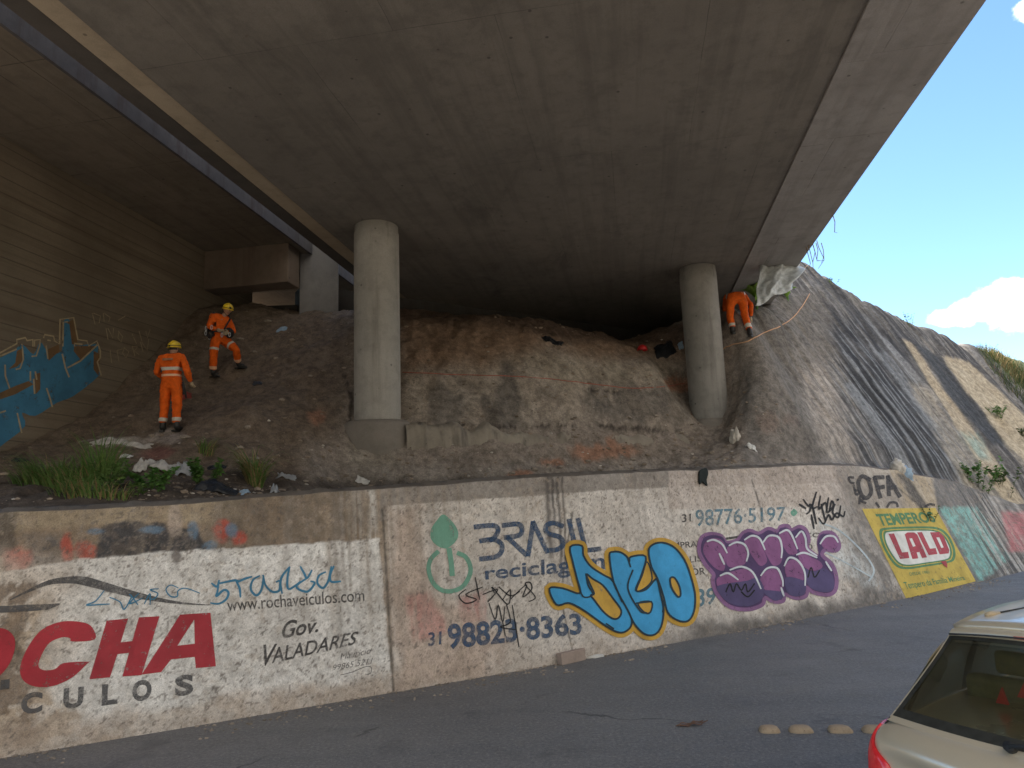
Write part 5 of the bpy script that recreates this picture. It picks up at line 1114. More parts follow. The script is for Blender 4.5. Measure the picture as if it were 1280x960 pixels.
# the torn hole in the slope at the left
def boulder(px, py, r, mat, label, cat, name, sq=(1, 1, .7), group=None, seed=0.0, sink=.4):
    c = terr_hit(px, py); bm = bmesh.new(); bmesh.ops.create_icosphere(bm, subdivisions=3, radius=r)
    for v in bm.verts:
        k = 1 + .45 * mnoise.noise(v.co.normalized() * 1.6 + Vector((seed, 0, 0))) + .12 * mnoise.noise(v.co.normalized() * 5 + Vector((seed, 3, 0))); v.co = Vector((v.co.x * sq[0], v.co.y * sq[1], v.co.z * sq[2])) * k
    o = bm_obj(name, bm, mat, None, False); o.location = (c[0], c[1], c[2] + r * sq[2] * (1 - 2 * sink) * .5); tag(o, label, cat, group); return o
M_white_stone = mat_plain('pale_plaster_lump', (.40, .37, .32), .95, .2, 9, bump=.5)
boulder(919, 549, .17, M_white_stone, 'pale squarish plaster lump at the foot of the right column', 'lump', 'plaster_lump', (.7, .7, 1.4), None, 2.2)
rk = [(310, 535, .05), (352, 500, .05), (388, 470, .04), (300, 560, .045), (410, 600, .06), (382, 602, .05), (560, 586, .05), (600, 583, .04), (735, 577, .06), (790, 575, .06), (830, 578, .07), (868, 572, .06), (890, 566, .07), (905, 575, .05), (850, 541, .07), (862, 548, .08), (872, 556, .06), (955, 572, .05), (980, 575, .05), (640, 592, .05), (668, 588, .06), (700, 584, .05), (512, 594, .05), (560, 466, .05), (680, 455, .04), (610, 440, .04), (335, 402, .06), (300, 425, .06), (318, 440, .06), (365, 425, .05), (745, 487, .05), (770, 489, .06), (800, 488, .05), (820, 520, .05), (785, 522, .05), (440, 430, .04), (430, 460, .05), (345, 448, .05), (190, 545, .05), (232, 548, .06), (245, 556, .05)]
for i, (px, py, r) in enumerate(rk):
    boulder(px, py, r * (.8 + .5 * rng.random()), M_stone, 'small brown lump of broken concrete strewn on the slope', 'stone', 'rubble_stone', (1.2, .9, .6), 'loose stones on the slope', i * 1.7)
# uncounted clods, chips and grit lying over the bank and along the foot of the wall
_ico = bmesh.new(); bmesh.ops.create_icosphere(_ico, subdivisions=1, radius=1); _iv = np.array([v.co[:] for v in _ico.verts]); _if = np.array([[v.index for v in f.verts] for f in _ico.faces]); _ico.free()
def scatter(name, pos, rad, mat):
    V, F = [], []
    for i, (p, r) in enumerate(zip(pos, rad)):
        k = 1 + (rng.random(len(_iv)) - .5) * .7; V.append(_iv * k[:, None] * r * np.array([1.2, .9, .65]) + p); F.append(_if + len(_iv) * i)
    tag(me_obj(name, np.concatenate(V), np.concatenate(F), mat), kind='stuff')
def bank_points(n, s0, s1, r0, r1, pw=1.0):
    s_ = s0 + (s1 - s0) * rng.random(n); r_ = r0 + (r1 - r0) * rng.random(n) ** pw; n_ = ntop(s_) + r_; k = fbm(s_ * 1.1, r_ * 1.1, 3) > .46; s_, n_ = s_[k], n_[k]; return np.concatenate([xy(s_, n_), terr(s_, n_)[:, None]], 1)
_p = np.concatenate([bank_points(1700, -3.5, 12.5, .35, 8.5), bank_points(2200, -3.5, 13, .3, 3.6, 1.3)])
scatter('gravel', _p, .010 + .045 * rng.random(len(_p)) ** 3.8, mat_plain('earth_clod', (.21, .165, .125), .95, .45, .9))
_p = bank_points(320, -3, 12.5, .3, 4.0); scatter('debris', _p, .010 + .028 * rng.random(len(_p)) ** 2, mat_plain('pale_plaster_chip', (.42, .38, .33), .9, .4, .8))
_s = -2.5 + 22 * rng.random(1500); _d = .02 + .55 * rng.random(1500) ** 2.6; _p = np.concatenate([xy(_s, nb(_s) - _d), np.full((1500, 1), .004)], 1); _k = fbm(_s * .9, _s * 0 + 3, 3) > .42
scatter('dirt', _p[_k], .006 + .02 * rng.random(int(_k.sum())) ** 3, mat_plain('gutter_grit', (.24, .20, .16), .95, .5, 1.5))
# ropes
def rope(name, pix, r, mat, label, lift=.02, cat='rope'):
    pts = [terr_hit(*q) + np.array([0, 0, lift]) for q in smooth(pix, False, 5)]; bm = bmesh.new(); bm_tube(bm, pts, r, 7); tag(bm_obj(name, bm, mat, None, True), label, cat)
M_rope = mat_plain('pale_orange_rope', (.52, .30, .17), .8, .2, 40); M_rope2 = mat_plain('red_cord', (.36, .09, .06), .8, .2, 40)
rope('rope', [(1012, 368), (1004, 382), (992, 397), (975, 409), (955, 417), (935, 428), (915, 433), (900, 440)], .016, M_rope, 'pale orange rope curving down from the plastic sheet past the bending rescuer')
rope('rope', [(503, 466), (540, 468), (600, 470), (650, 472), (700, 476), (750, 482), (790, 486), (830, 484), (856, 480)], .009, M_rope2, 'thin red cord running across the middle of the slope', .012, 'cord')
# red helmet on the crest
c = terr_hit(803, 439); ho = empty('red_helmet', (c[0], c[1], c[2])); tag(ho, 'red helmet lying on the crest left of the right column', 'helmet')
bm = bmesh.new(); bmesh.ops.create_uvsphere(bm, u_segments=20, v_segments=14, radius=1); bmesh.ops.delete(bm, geom=[v for v in bm.verts if v.co.z < -.25], context='VERTS')
for v in bm.verts: v.co = Vector((v.co.x * .13, v.co.y * .15, v.co.z * .13 + .05))
M_hred = mat_plain('red_shell', (.45, .02, .02), .35, .1, 8); hs = bm_obj('shell', bm, M_hred, ho, True); hs.modifiers.new('t', 'SOLIDIFY').thickness = .006
bm = bmesh.new(); bm_tube(bm, [(.135 * math.cos(a), .16 * math.sin(a), .022) for a in np.linspace(0, 2 * math.pi, 25)], .009, 6); bm_obj('rim', bm, M_hred, ho, True)
# plastic sheet and leaves behind the bending rescuer
t0 = atD(950, 336, 17.9); pts = {}
cor = {(0, 0): (957, 331, 18.2), (1, 0): (990, 326, 18.3), (1.35, .1): (1004, 336, 18.0), (0, 1): (947, 376, 17.7), (1, 1): (982, 362, 17.9)}
n = 26; V = []
for i in range(n):
    for j in range(n):
        u, v = i / (n - 1), j / (n - 1)
        a = np.array((949, 330, 18.0)) * (1 - u) + np.array((993, 324, 18.2)) * u; b = np.array((944, 383, 17.3)) * (1 - u) + np.array((992, 360, 17.6)) * u
        q = a * (1 - v) + b * v
        if u > .7: q = q + np.array((14 * (u - .7) / .3 * (1 - abs(v - .35) * 2.2) if abs(v - .35) < .45 else 0, 0, 0))
        q[0] += 2.5 * mnoise.noise(Vector((u * 3, v * 3, 1))) ; q[1] += 3.2 * mnoise.noise(Vector((u * 3, v * 3, 5))) - 3 * math.sin(u * 3.14) * (1 - v) * .6
        w = atD(*q) + np.array([0, .18 * mnoise.noise(Vector((u * 3.4 + v * 2, v * 2, 9))) + .08 * mnoise.noise(Vector((u * 9, v * 9, 2))), 0]); V.append(w)
o = me_obj('plastic_sheet', V, grid(n, n), mat_sheet('milky_plastic_sheet', (.52, .55, .55), .35, var=.4), None, True); o.modifiers.new('t', 'SOLIDIFY').thickness = .006
tag(o, 'milky white plastic sheet hung at the top of the slope beside the bending rescuer', 'plastic sheet')
for (a, b) in [((952, 331, 18.1), (950, 322, 18.4)), ((991, 325, 18.3), (1006, 318, 18.8)), ((1003, 338, 18.0), (1010, 331, 18.6))]: bm = bmesh.new(); bm_tube(bm, [atD(*a), atD(*b)], .008, 5); bm_obj('tie_cord', bm, M_rope, o)
# rag bag with its stain on the wall top right, hanging dark rag, dropped things at the wall foot
def bag(px, py, r, mats, label, cat, name):
    s_, z_ = wall_at(px, py); c = wall_p(s_, z_)[0]; o = empty(name, c); tag(o, label, cat)
    for k, (dx, dz, rr, m_, pn) in enumerate(mats):
        bm = bmesh.new(); bmesh.ops.create_icosphere(bm, subdivisions=3, radius=rr)
        for v in bm.verts: v.co = Vector((v.co.x, v.co.y * .6, v.co.z * 1.15)) * (1 + .4 * mnoise.noise(v.co * (2.2 / rr) + Vector((k, 0, 0))) + .15 * mnoise.noise(v.co * (7 / rr)))
        q = bm_obj(pn, bm, m_, o, True); q.location = (dx * .9, dx * .44 + .04, dz)
bag(1128, 590, .1, [(-.14, .14, .17, M_ragw, 'white_cloth'), (.12, -.06, .19, M_ragblue, 'blue_cloth'), (.22, -.20, .12, M_ragblue, 'blue_cloth'), (.0, .05, .13, M_ragw, 'white_cloth')], 'bundle of white and blue cloth hanging over the wall top above the yellow advert', 'bundle', 'cloth_bundle')
d = Decal(); d.poly(smooth([(873, 589), (880, 586), (883, 592), (881, 601), (882, 608), (876, 603), (873, 606), (872, 598)])); rg = d.build('hanging_rag', mat_sheet('matt_black_rag', (.015, .02, .018), .95), None, .02); so = rg.modifiers.new('t', 'SOLIDIFY'); so.thickness = .03; tag(rg, 'black rag hanging over the wall top near the phone number', 'rag')
def slab(px0, py0, px1, py1, h, th, label):
    a, b = atz(px0, py0, 0), atz(px1, py1, 0); bm = bmesh.new(); L = np.linalg.norm(b - a); bm_box(bm, (0, 0, 0), (L, th, h), .012)
    for v in bm.verts: v.co += Vector((mnoise.noise(v.co * 9), mnoise.noise(v.co * 9 + Vector((5, 0, 0))), mnoise.noise(v.co * 9 + Vector((9, 0, 0))))) * .012
    o = bm_obj('concrete_block', bm, mat_concrete('broken_block_concrete', (.30, .23, .19), (.38, .31, .26), (.12, .1, .09), sc=2), None); o.location = a; o.rotation_euler = (math.radians(-8), 0, math.atan2(b[1] - a[1], b[0] - a[0])); tag(o, label, 'concrete block')
slab(703, 832, 733, 825, .17, .10, 'brownish broken concrete block leaning at the foot of the wall below the phone number')
def road_bit(name, px, py, w, l, h, mat, label, cat, rz=0.0, seed=1):
    c = atz(px, py, 0); bm = bmesh.new(); bmesh.ops.create_icosphere(bm, subdivisions=3, radius=1)
    for v in bm.verts: k = 1 + .4 * mnoise.noise(v.co * 1.8 + Vector((seed, 0, 0))); v.co = Vector((v.co.x * w * k, v.co.y * l * k, max(v.co.z, -.4) * h * k))
    o = bm_obj(name, bm, mat, None, True); o.location = (c[0], c[1], h * .4); o.rotation_euler.z = rz; tag(o, label, cat)
road_bit('paper_scrap', 744, 822, .16, .03, .03, M_paper, 'thin white scrap on the road at the wall foot beside the broken block', 'paper', .4, 3)
bm = bmesh.new(); n = 9
for sgn, ln in ((1, .13), (-1, .13), (.35, .18)):
    pts = [(x * ln, .035 * math.sin(x * 3.1) * sgn, .012 + .02 * x * (1 if sgn > 0 else .3) + .01 * math.sin(x * 7)) for x in np.linspace(-1, 1, n)]; wd = [.02 * math.sin(math.pi * (i + .4) / n) + .002 for i in range(n)]
    a = [bm.verts.new((p[0], p[1] - q, p[2])) for p, q in zip(pts, wd)]; b = [bm.verts.new((p[0], p[1] + q, p[2] + .004)) for p, q in zip(pts, wd)]
    for i in range(n - 1): bm.faces.new((a[i], a[i + 1], b[i + 1], b[i]))
lf = bm_obj('dry_leaf', bm, mat_sheet('dry_leaf_brown', (.16, .085, .05), .8), None); c = atz(864, 907, 0); lf.location = (c[0], c[1], .006); tag(lf, 'curled brown dry leaf lying alone on the asphalt', 'leaf')
# raised lane studs
M_stud = mat_concrete('worn_lane_stud', (.34, .24, .145), (.45, .35, .24), (.12, .09, .06), sc=6, stain_amt=.7)
for i, (px, w_) in enumerate([(962, 1), (1001, 1.1), (1050, 1.1), (1092, 1.0)]):
    c = atz(px, 914, 0); bm = bmesh.new(); L, Wd, Hh = .105 * w_, .075, .052
    rings = []
    for z, k in ((-.01, 1.0), (.018, .97), (.040, .80), (.052, .52)):
        rings.append([bm.verts.new((L * k * math.copysign(abs(math.cos(a)) ** .55, math.cos(a)), Wd * k * math.copysign(abs(math.sin(a)) ** .55, math.sin(a)), z)) for a in np.linspace(0, 2 * math.pi, 24, endpoint=False)])
    for a, b in zip(rings, rings[1:]):
        for k in range(24): bm.faces.new((a[k], a[(k + 1) % 24], b[(k + 1) % 24], b[k]))
    bm.faces.new(rings[-1])
    for v in bm.verts: v.co += Vector((mnoise.noise(v.co * 14 + Vector((i, 0, 0))), mnoise.noise(v.co * 14 + Vector((0, i, 0))), 0)) * .008
    o = bm_obj('lane_stud', bm, M_stud, None, True); o.location = (c[0], c[1], .0); o.rotation_euler.z = -.12
    tag(o, ['worn yellowish lane stud on the asphalt, farthest from the car', 'worn lane stud on the asphalt, second in the row from its far end', 'worn lane stud on the asphalt, third in the row, next to the hidden one', 'worn lane stud partly behind the tail light of the car'][i], 'lane stud', 'raised studs in a row on the road')

# ------------------------------------------------------------------ plants
def mat_leaf(name, c0, c1):
    t = NT(name); v = t.coord('Object'); n = t.noise(v, 3.5, 4); n2 = t.noise(v, 30, 3); c = t.mix(t.ramp(n, .35, .65), c0, c1); c = t.mix(t.ramp(n2, .4, .7, 0, .5), c, tuple(k * .55 for k in c0)); t.fin(c, .6, 0, .3)
    tl = t.n('ShaderNodeBsdfTranslucent'); t.link(c, tl.inputs['Color']); mx = t.n('ShaderNodeMixShader'); mx.inputs[0].default_value = .3; t.link(t.b.outputs[0], mx.inputs[1]); t.link(tl.outputs[0], mx.inputs[2]); t.link(mx.outputs[0], t.out.inputs['Surface']); return t.m
M_grass = mat_leaf('fresh_grass', (.10, .18, .04), (.19, .29, .08)); M_straw = mat_leaf('dry_straw', (.30, .21, .09), (.40, .30, .15)); M_weed = mat_leaf('weed_leaf', (.07, .17, .035), (.14, .27, .06)); M_dark = mat_leaf('dark_leaf', (.05, .085, .025), (.11, .15, .05)); M_bright = mat_leaf('banana_leaf', (.20, .38, .05), (.34, .50, .12))
def blade(bm, base, d, L, w, droop, seg=5):
    d = Vector(d).normalized(); s = d.cross(Vector((0, 0, 1))); s = s.normalized() if s.length > .01 else Vector((1, 0, 0)); p = Vector(base); up = Vector((0, 0, 1)); prev = None; v_ = (up * 1.0 + d * .35).normalized()
    for i in range(seg + 1):
        t = i / seg; ww = w * (1 - t) ** .7 + .0008; a, b = bm.verts.new(p - s * ww), bm.verts.new(p + s * ww)
        if prev: bm.faces.new((prev[0], prev[1], b, a))
        prev = (a, b); v_ = (v_ + (d * .6 - up * .55) * droop * t).normalized(); p = p + v_ * L / seg
def grass(px, py, w, dp, nb_, L, label, mats=(M_grass, M_straw), straw=.2, droop=.7, lean=(0, 0), name='grass_tuft', cat='grass tuft', group=None, base=None, pn=('green_blades', 'dry_blades')):
    c = terr_hit(px, py) if base is None else base; o = empty(name, c); tag(o, label, cat, group); bms = [bmesh.new(), bmesh.new()]
    for k in range(nb_):
        r = math.sqrt(rng.random()); a = rng.random() * 6.283; x, y = r * math.cos(a) * w / 2, r * math.sin(a) * dp / 2; X, Y = c[0] + x, c[1] + y
        z = (terr_xy(X, Y) - c[2] if base is None else 0) - .02; dd = (math.cos(a) * r + rng.normal() * .5 + lean[0], math.sin(a) * r + rng.normal() * .5 + lean[1], 0)
        blade(bms[1 if rng.random() < straw else 0], (x, y, z), dd, L * (.5 + .8 * rng.random()) * (1.1 - .4 * r), .0045 + .005 * rng.random(), droop * (.5 + rng.random()))
    for b, m_, q in zip(bms, mats, pn): bm_obj(q, b, m_, o)
    return o
def weed(px, py, w, h, nl, label, mat=M_weed, name='weed_plant', group='leafy weeds', leaf=.05, base=None, cat='weed', stems=9):
    c = terr_hit(px, py) if base is None else base; o = empty(name, c); tag(o, label, cat, group); bs, bl = bmesh.new(), bmesh.new()
    for k in range(stems):
        a = rng.random() * 6.283; r = math.sqrt(rng.random()) * w / 2; tip = Vector((r * math.cos(a) * 1.5, r * math.sin(a) * 1.2, h * (.5 + .6 * rng.random()))); b0 = Vector((r * math.cos(a) * .5, r * math.sin(a) * .5, -.03))
        if base is None: b0.z = terr_xy(c[0] + b0.x, c[1] + b0.y) - c[2] - .03
        m_ = b0.lerp(tip, .5) + Vector((rng.normal() * .03, rng.normal() * .03, .04)); bm_tube(bs, [b0, m_, tip], [.006, .004, .002], 5)
        for q in range(nl // stems):
            t = .15 + .85 * rng.random(); p = b0.lerp(m_, t * 2) if t < .5 else m_.lerp(tip, t * 2 - 1); an = rng.random() * 6.283; d = Vector((math.cos(an), math.sin(an), .3 + rng.normal() * .4)).normalized(); s = d.cross(Vector((rng.normal() * .4, rng.normal() * .4, 1))).normalized(); L = leaf * (.5 + rng.random())
            v = [bl.verts.new(p), bl.verts.new(p + d * L * .45 + s * L * .28), bl.verts.new(p + d * L + Vector((0, 0, -L * .15))), bl.verts.new(p + d * L * .45 - s * L * .28)]; bl.faces.new(v)
    bm_obj('stems', bs, M_dark, o); bm_obj('leaves', bl, mat, o); return o
grass(66, 608, 1.1, .5, 620, .62, 'dense drooping green grass tuft at the far left of the ledge', lean=(-.45, -.35), straw=.12, droop=1.0)
grass(124, 598, .46, .36, 330, .72, 'tall upright green grass tuft in the middle of the left ledge', lean=(.1, -.2), straw=.08, droop=.5)
grass(112, 620, 1.0, .25, 260, .40, 'short grass tuft hanging over the wall edge on the left', lean=(0, -.6), straw=.35, droop=1.0)
grass(318, 606, .26, .22, 260, .95, 'arching straw footed grass tuft left of the left column', lean=(-.45, -.1), straw=.45, droop=1.15)
grass(258, 566, .28, .20, 60, .5, 'sparse pale grass blades on the trodden dust behind the weeds', lean=(.6, 0), straw=.3, droop=1.1)
weed(190, 611, .66, .30, 800, 'low dark green leafy weed below the crumpled white cloth', leaf=.06)
weed(252, 604, .42, .36, 600, 'bushy green leafy weed between the white cloth and black bag', leaf=.06)
weed(134, 612, .45, .36, 500, 'light green leafy weed at the foot of the tall grass tuft', M_grass, leaf=.055)
weed(170, 618, .30, .14, 130, 'small bright leafy weed at the wall edge left of the dark weed', M_grass, leaf=.05)
weed(1218, 598, 1.2, .55, 800, 'green weedy bush growing at the wall top above the teal paint', M_weed, 'bush', 'weeds on the outer slope', .10, cat='bush', stems=16)
weed(1250, 603, .9, .45, 500, 'darker trailing weed right of the green weedy bush on the wall top', M_dark, 'bush', 'weeds on the outer slope', .10, cat='bush', stems=12)
weed(1246, 518, .6, .35, 200, 'small green shrub on the sunny streaked slope at the right', M_weed, 'shrub', 'weeds on the outer slope', .10, cat='shrub', stems=12)
weed(1279, 545, .5, .3, 130, 'low shrub cut by the right edge of the photo', M_dark, 'shrub', 'weeds on the outer slope', .10, cat='shrub', stems=9)
weed(1160, 645, .35, .30, 160, 'little weed rooted in the stained wall above the yellow advert', M_dark, 'weed_plant', 'weeds on the outer slope', .06, base=wall_p(*wall_at(1163, 650))[0], stems=7)
for i, (px, py, w_, h_, nl, lb) in enumerate([(1138, 404, .5, .55, 60, 'thin twiggy sapling on the skyline of the outer slope'), (1232, 440, .8, .5, 120, 'small round shrub on the skyline left of the grassy bank'), (1040, 352, .5, .25, 50, 'tiny sprig on the skyline near the overpass edge')]): weed(px, py + 3, w_, h_, nl, lb, M_dark, 'sapling', 'plants along the skyline', .07, cat='sapling', stems=9)
for i, (px, py, w_, L_, lb) in enumerate([(1252, 456, 1.6, .55, 'straw topped grassy bank where the skyline meets the picture edge'), (1275, 468, 1.8, .6, 'greener grassy clump right of the straw topped bank'), (1270, 484, 1.8, .5, 'dark green grassy clump below the straw topped bank')]):
    grass(px, py, w_, w_, 700, L_, lb, (M_dark, M_straw), [.6, .35, .15][i], .6, name='grass_clump', cat='grass clump', group='grass on the outer bank')
# broad leaves behind the plastic sheet
def leafy(px, py, D, n_, L, label):
    c = terr_hit(px, py); o = empty('banana_plant', c); tag(o, label, 'plant', 'broad leaved plants by the plastic sheet'); bs, bl = bmesh.new(), bmesh.new(); hh = D
    bm_tube(bs, [(0, 0, -.1), (.02, 0, hh * .5), (0, .02, hh)], [.04, .035, .02], 8)
    for k in range(n_):
        a = k / n_ * 6.283 + rng.random(); d = Vector((math.cos(a), math.sin(a), 0)); s = Vector((-d.y, d.x, 0)); prev = None; p = Vector((0, 0, hh * (.4 + .6 * rng.random()))); v_ = (d * .6 + Vector((0, 0, .9))).normalized()
        for i in range(8):
            t = i / 7; ww = L * .16 * math.sin(math.pi * min(1, t * .92 + .06)) ** .7 + .004; q = [bl.verts.new(p - s * ww + Vector((0, 0, .03 * ww / .1))), bl.verts.new(p), bl.verts.new(p + s * ww + Vector((0, 0, .03 * ww / .1)))]
            if prev: bl.faces.new((prev[0], prev[1], q[1], q[0])); bl.faces.new((prev[1], prev[2], q[2], q[1]))
            prev = q; v_ = (v_ + (d * .3 - Vector((0, 0, .38))) * .8 * t).normalized(); p = p + v_ * L / 7
    bm_obj('stem', bs, M_weed, o, True); bm_obj('leaves', bl, M_bright, o, True)
leafy(946, 386, .55, 16, .60, 'yellow green broad leaved plant between the bending rescuer and the plastic sheet')
leafy(984, 374, .14, 14, .42, 'low green broad leaved plant under the right corner of the plastic sheet')
# dry vines hanging from the overpass edge
for i, (px, py, l, D, lb) in enumerate([(1046, 268, .55, 14.4, 'single dry stem hanging from the overpass edge'), (1024, 303, .6, 16.2, 'tangle of dry vines hanging where the overpass meets the slope')]):
    c = atz(px, py, ZS + .06); qv = float(c[:2] @ BQ); c[:2] += BQ * (Q_R - .03 - qv); bm = bmesh.new()
    for k in range(1 if i == 0 else 7):
        x, y = rng.normal() * .12 * i, rng.normal() * .2 * i; bm_tube(bm, [(x, y, 0.004), (x + .03, y, -l * .3), (x + .02 + .06 * rng.normal() * i, y + .05, -l * .7), (x + .05 + .1 * rng.normal() * i, y, -l * (.7 + .5 * rng.random()))], [.010, .009, .008, .005], 5)
    o = bm_obj('dry_vine', bm, M_straw, None, True); o.location = c; tag(o, lb, 'vine', 'vines hanging from the overpass edge')
# ------------------------------------------------------------------ parked station wagon, only its rear left corner in view
CAR_H = math.radians(56)                         # heading from +y towards +x
def mat_carpaint():
    t = NT('champagne_car_paint'); v = t.coord('Object'); n = t.noise(v, 400, 2); n2 = t.noise(v, 1.4, 5)
    c = t.mix(t.ramp(n, .3, .7, 0, .5), (.58, .485, .34), (.64, .545, .40)); c = t.mix(t.ramp(n2, .45, .75, 0, .3), c, (.46, .39, .29))
    t.b.inputs['Coat Weight'].default_value = .6; t.b.inputs['Coat Roughness'].default_value = .06; return t.fin(c, t.ramp(n2, .3, .7, .26, .38), .35, .5)
M_car = mat_carpaint(); M_rubber = mat_plain('black_rubber', (.02, .02, .02), .7, .2, 30); M_trim = mat_plain('dark_trim_plastic', (.03, .03, .03), .5, .2, 30); M_seat = mat_plain('grey_seat_cloth', (.10, .10, .09), .9, .2, 20); M_rim = mat_plain('alloy_rim', (.45, .46, .47), .35, .1, 10, metal=.8)
def mat_glass(name, tint, a):
    t = NT(name); v = t.coord('Object'); n = t.noise(v, 5, 5); tr = t.n('ShaderNodeBsdfTransparent'); tr.inputs[0].default_value = (*tint, 1); gl = t.n('ShaderNodeBsdfGlossy'); gl.inputs['Roughness'].default_value = .03
    df = t.n('ShaderNodeBsdfDiffuse'); df.inputs[0].default_value = (.20, .18, .12, 1); m0 = t.n('ShaderNodeMixShader'); t.link(t.ramp(n, .3, .75, .02, .09), m0.inputs[0]); t.link(tr.outputs[0], m0.inputs[1]); t.link(df.outputs[0], m0.inputs[2])
    fr = t.n('ShaderNodeLayerWeight'); fr.inputs[0].default_value = .5; f5 = t.math('ADD', t.math('MULTIPLY', t.math('POWER', fr.outputs['Facing'], 3.0), .8), .10); mx = t.n('ShaderNodeMixShader'); t.link(f5, mx.inputs[0]); t.link(m0.outputs[0], mx.inputs[1]); t.link(gl.outputs[0], mx.inputs[2]); t.link(mx.outputs[0], t.out.inputs['Surface']); return t.m
M_cglass = mat_glass('tinted_car_glass', (.40, .39, .30), 0)
t = NT('red_lamp_lens'); vv = t.coord('Object'); M_lamp = t.fin(t.mix(t.ramp(t.noise(vv, 30, 3), .3, .7), (.62, .02, .025), (.75, .04, .04)), .15, 0, .6)
car = empty('parked_car', (0, 0, 0), -CAR_H)
tag(car, 'champagne silver station wagon with red tail light at the right edge of the road', 'car')
# local axes: x to the car's right, y forward, z up ; roof's rear edge at y = 0
_rc = atz(1193, 786, 1.43); hv = np.array([math.sin(CAR_H), math.cos(CAR_H)]); rv = np.array([math.cos(CAR_H), -math.sin(CAR_H)])
_c0 = _rc[:2] + rv * .585; car.location = (_c0[0], _c0[1], 0)
def ring(y, zb, zs, zr, wb, ws, wr, flat=.0):
    """half section of the lower body at station y: sill, bulge, shoulder"""
    return [(0, y, zb), (wb * .7, y, zb), (wb, y, zb + .06), (ws + .02, y, zb + .28), (ws + .03, y, zs - .22), (ws, y, zs - .05), (ws - .05, y, zs), (wr, y, zr), (wr * .5, y, zr + .015), (0, y, zr + .02)]
def loft(name, rings, mat, parent, sub=1, cap=True):
    bm = bmesh.new(); R = []
    for r in rings: R.append([bm.verts.new(p) for p in r] + [bm.verts.new((-p[0], p[1], p[2])) for p in r[-2:0:-1]])
    n = len(R[0])
    for a, b in zip(R, R[1:]):
        for k in range(n): bm.faces.new((a[k], b[k], b[(k + 1) % n], a[(k + 1) % n]))
    if cap: bm.faces.new(R[0]); bm.faces.new(R[-1][::-1])
    bmesh.ops.recalc_face_normals(bm, faces=bm.faces)
    o = bm_obj(name, bm, mat, parent, True)
    if sub: s = o.modifiers.new('s', 'SUBSURF'); s.levels = sub; s.render_levels = sub
    return o
def rg_(y, zb, zt, wb, w, dy=0.0):
    return [(0, y + dy, zb), (wb * .7, y + dy, zb), (wb, y + dy * .8, zb + .05), (w + .01, y + dy * .5, zb + .25), (w + .015, y + dy * .2, zt - .20), (w, y, zt - .06), (w - .045, y - .01, zt - .008), (w * .7, y - .02 + dy * .4, zt + .012), (w * .35, y - .03 + dy * .7, zt + .02), (0, y - .03 + dy * .8, zt + .022)]
body = loft('body', [rg_(-.86, .42, .80, .50, .62, -.10), rg_(-.84, .36, .86, .60, .72, -.09), rg_(-.78, .32, .925, .66, .785, -.07), rg_(-.66, .30, .955, .72, .815, -.05), rg_(-.40, .24, .955, .76, .83), rg_(.2, .22, .95, .78, .84), rg_(1.4, .22, .93, .78, .84), rg_(2.3, .22, .92, .78, .835), rg_(2.75, .24, .90, .77, .82), rg_(3.3, .26, .82, .72, .77), rg_(3.55, .30, .72, .64, .68), rg_(3.62, .36, .64, .52, .58)], M_car, car, 2)
# greenhouse: roof, pillars and panes
def roofpt(x, y):
    w = np.interp(y, [0, .6, 1.6, 2.0], [.585, .60, .585, .56]); z = np.interp(y, [0, .25, .8, 1.5, 2.0], [1.43, 1.455, 1.475, 1.46, 1.42]); t = x / w
    return (x, y - .055 * (1 - t * t) * (1 - min(1, y / .6)), z + .040 * (1 - t * t))
ys = np.linspace(0, 2.0, 15); xs = np.linspace(-1, 1, 17); V = [roofpt(x * np.interp(y, [0, .6, 1.6, 2.0], [.585, .60, .585, .56]), y) for y in ys for x in xs]
rf = me_obj('roof', V, grid(15, 17), M_car, car, True); sm_ = rf.modifiers.new('t', 'SOLIDIFY'); sm_.thickness = .03; sm_.offset = -1
# roof ribs and rails
for sgn in (-1, 1):
    bm = bmesh.new(); bm_tube(bm, [Vector(roofpt(sgn * .50, y)) + Vector((0, 0, .006)) for y in np.linspace(.03, 1.9, 12)], .010, 6); bm_obj('roof_seam', bm, M_trim, car, True)
bm = bmesh.new(); bm_tube(bm, [Vector(roofpt(u * .585, 0)) + Vector((0, -.079, -.022)) for u in np.linspace(-1, 1, 21)], .006, 6); bm_obj('roof_edge_seal', bm, M_rubber, car, True)
# spoiler lip with the third brake light
def rearw(u, v):
    """the tailgate pane: u across (-1..1), v from the roof edge (0) to the base (1)"""
    w = .60 + .125 * v ** 1.0; x = u * w; y = -.02 - .62 * v ** 1.15 - (.055 + .07 * v) * (1 - u * u); z = 1.405 - .435 * v + .030 * (1 - u * u) * (1 - v) - .005 * u ** 4; return (x, y, z)
bm = bmesh.new(); rows = []
for u in np.linspace(-1, 1, 25):
    x, y, z = rearw(u, 0); rx, ry, rz = roofpt(u * .585, 0)
    rows.append([bm.verts.new(q) for q in ((rx, ry + .10, rz + .012), (rx, ry - .03, rz + .006), (rx, ry - .075, rz - .012), (rx, ry - .07, rz - .034), (x, y + .02, z - .008))])
for a, b in zip(rows, rows[1:]):
    for k in range(4): bm.faces.new((a[k], a[k + 1], b[k + 1], b[k]))
bmesh.ops.recalc_face_normals(bm, faces=bm.faces); sp = bm_obj('spoiler', bm, M_car, car, True)
bm = bmesh.new(); q = [roofpt(u * .585, 0) for u in np.linspace(-.32, .32, 9)]
A = [[bm.verts.new((x, y - .078, z - .013)), bm.verts.new((x, y - .0765, z - .031))] for x, y, z in q]; B = [[bm.verts.new((x, y - .05, z - .013)), bm.verts.new((x, y - .05, z - .031))] for x, y, z in q]
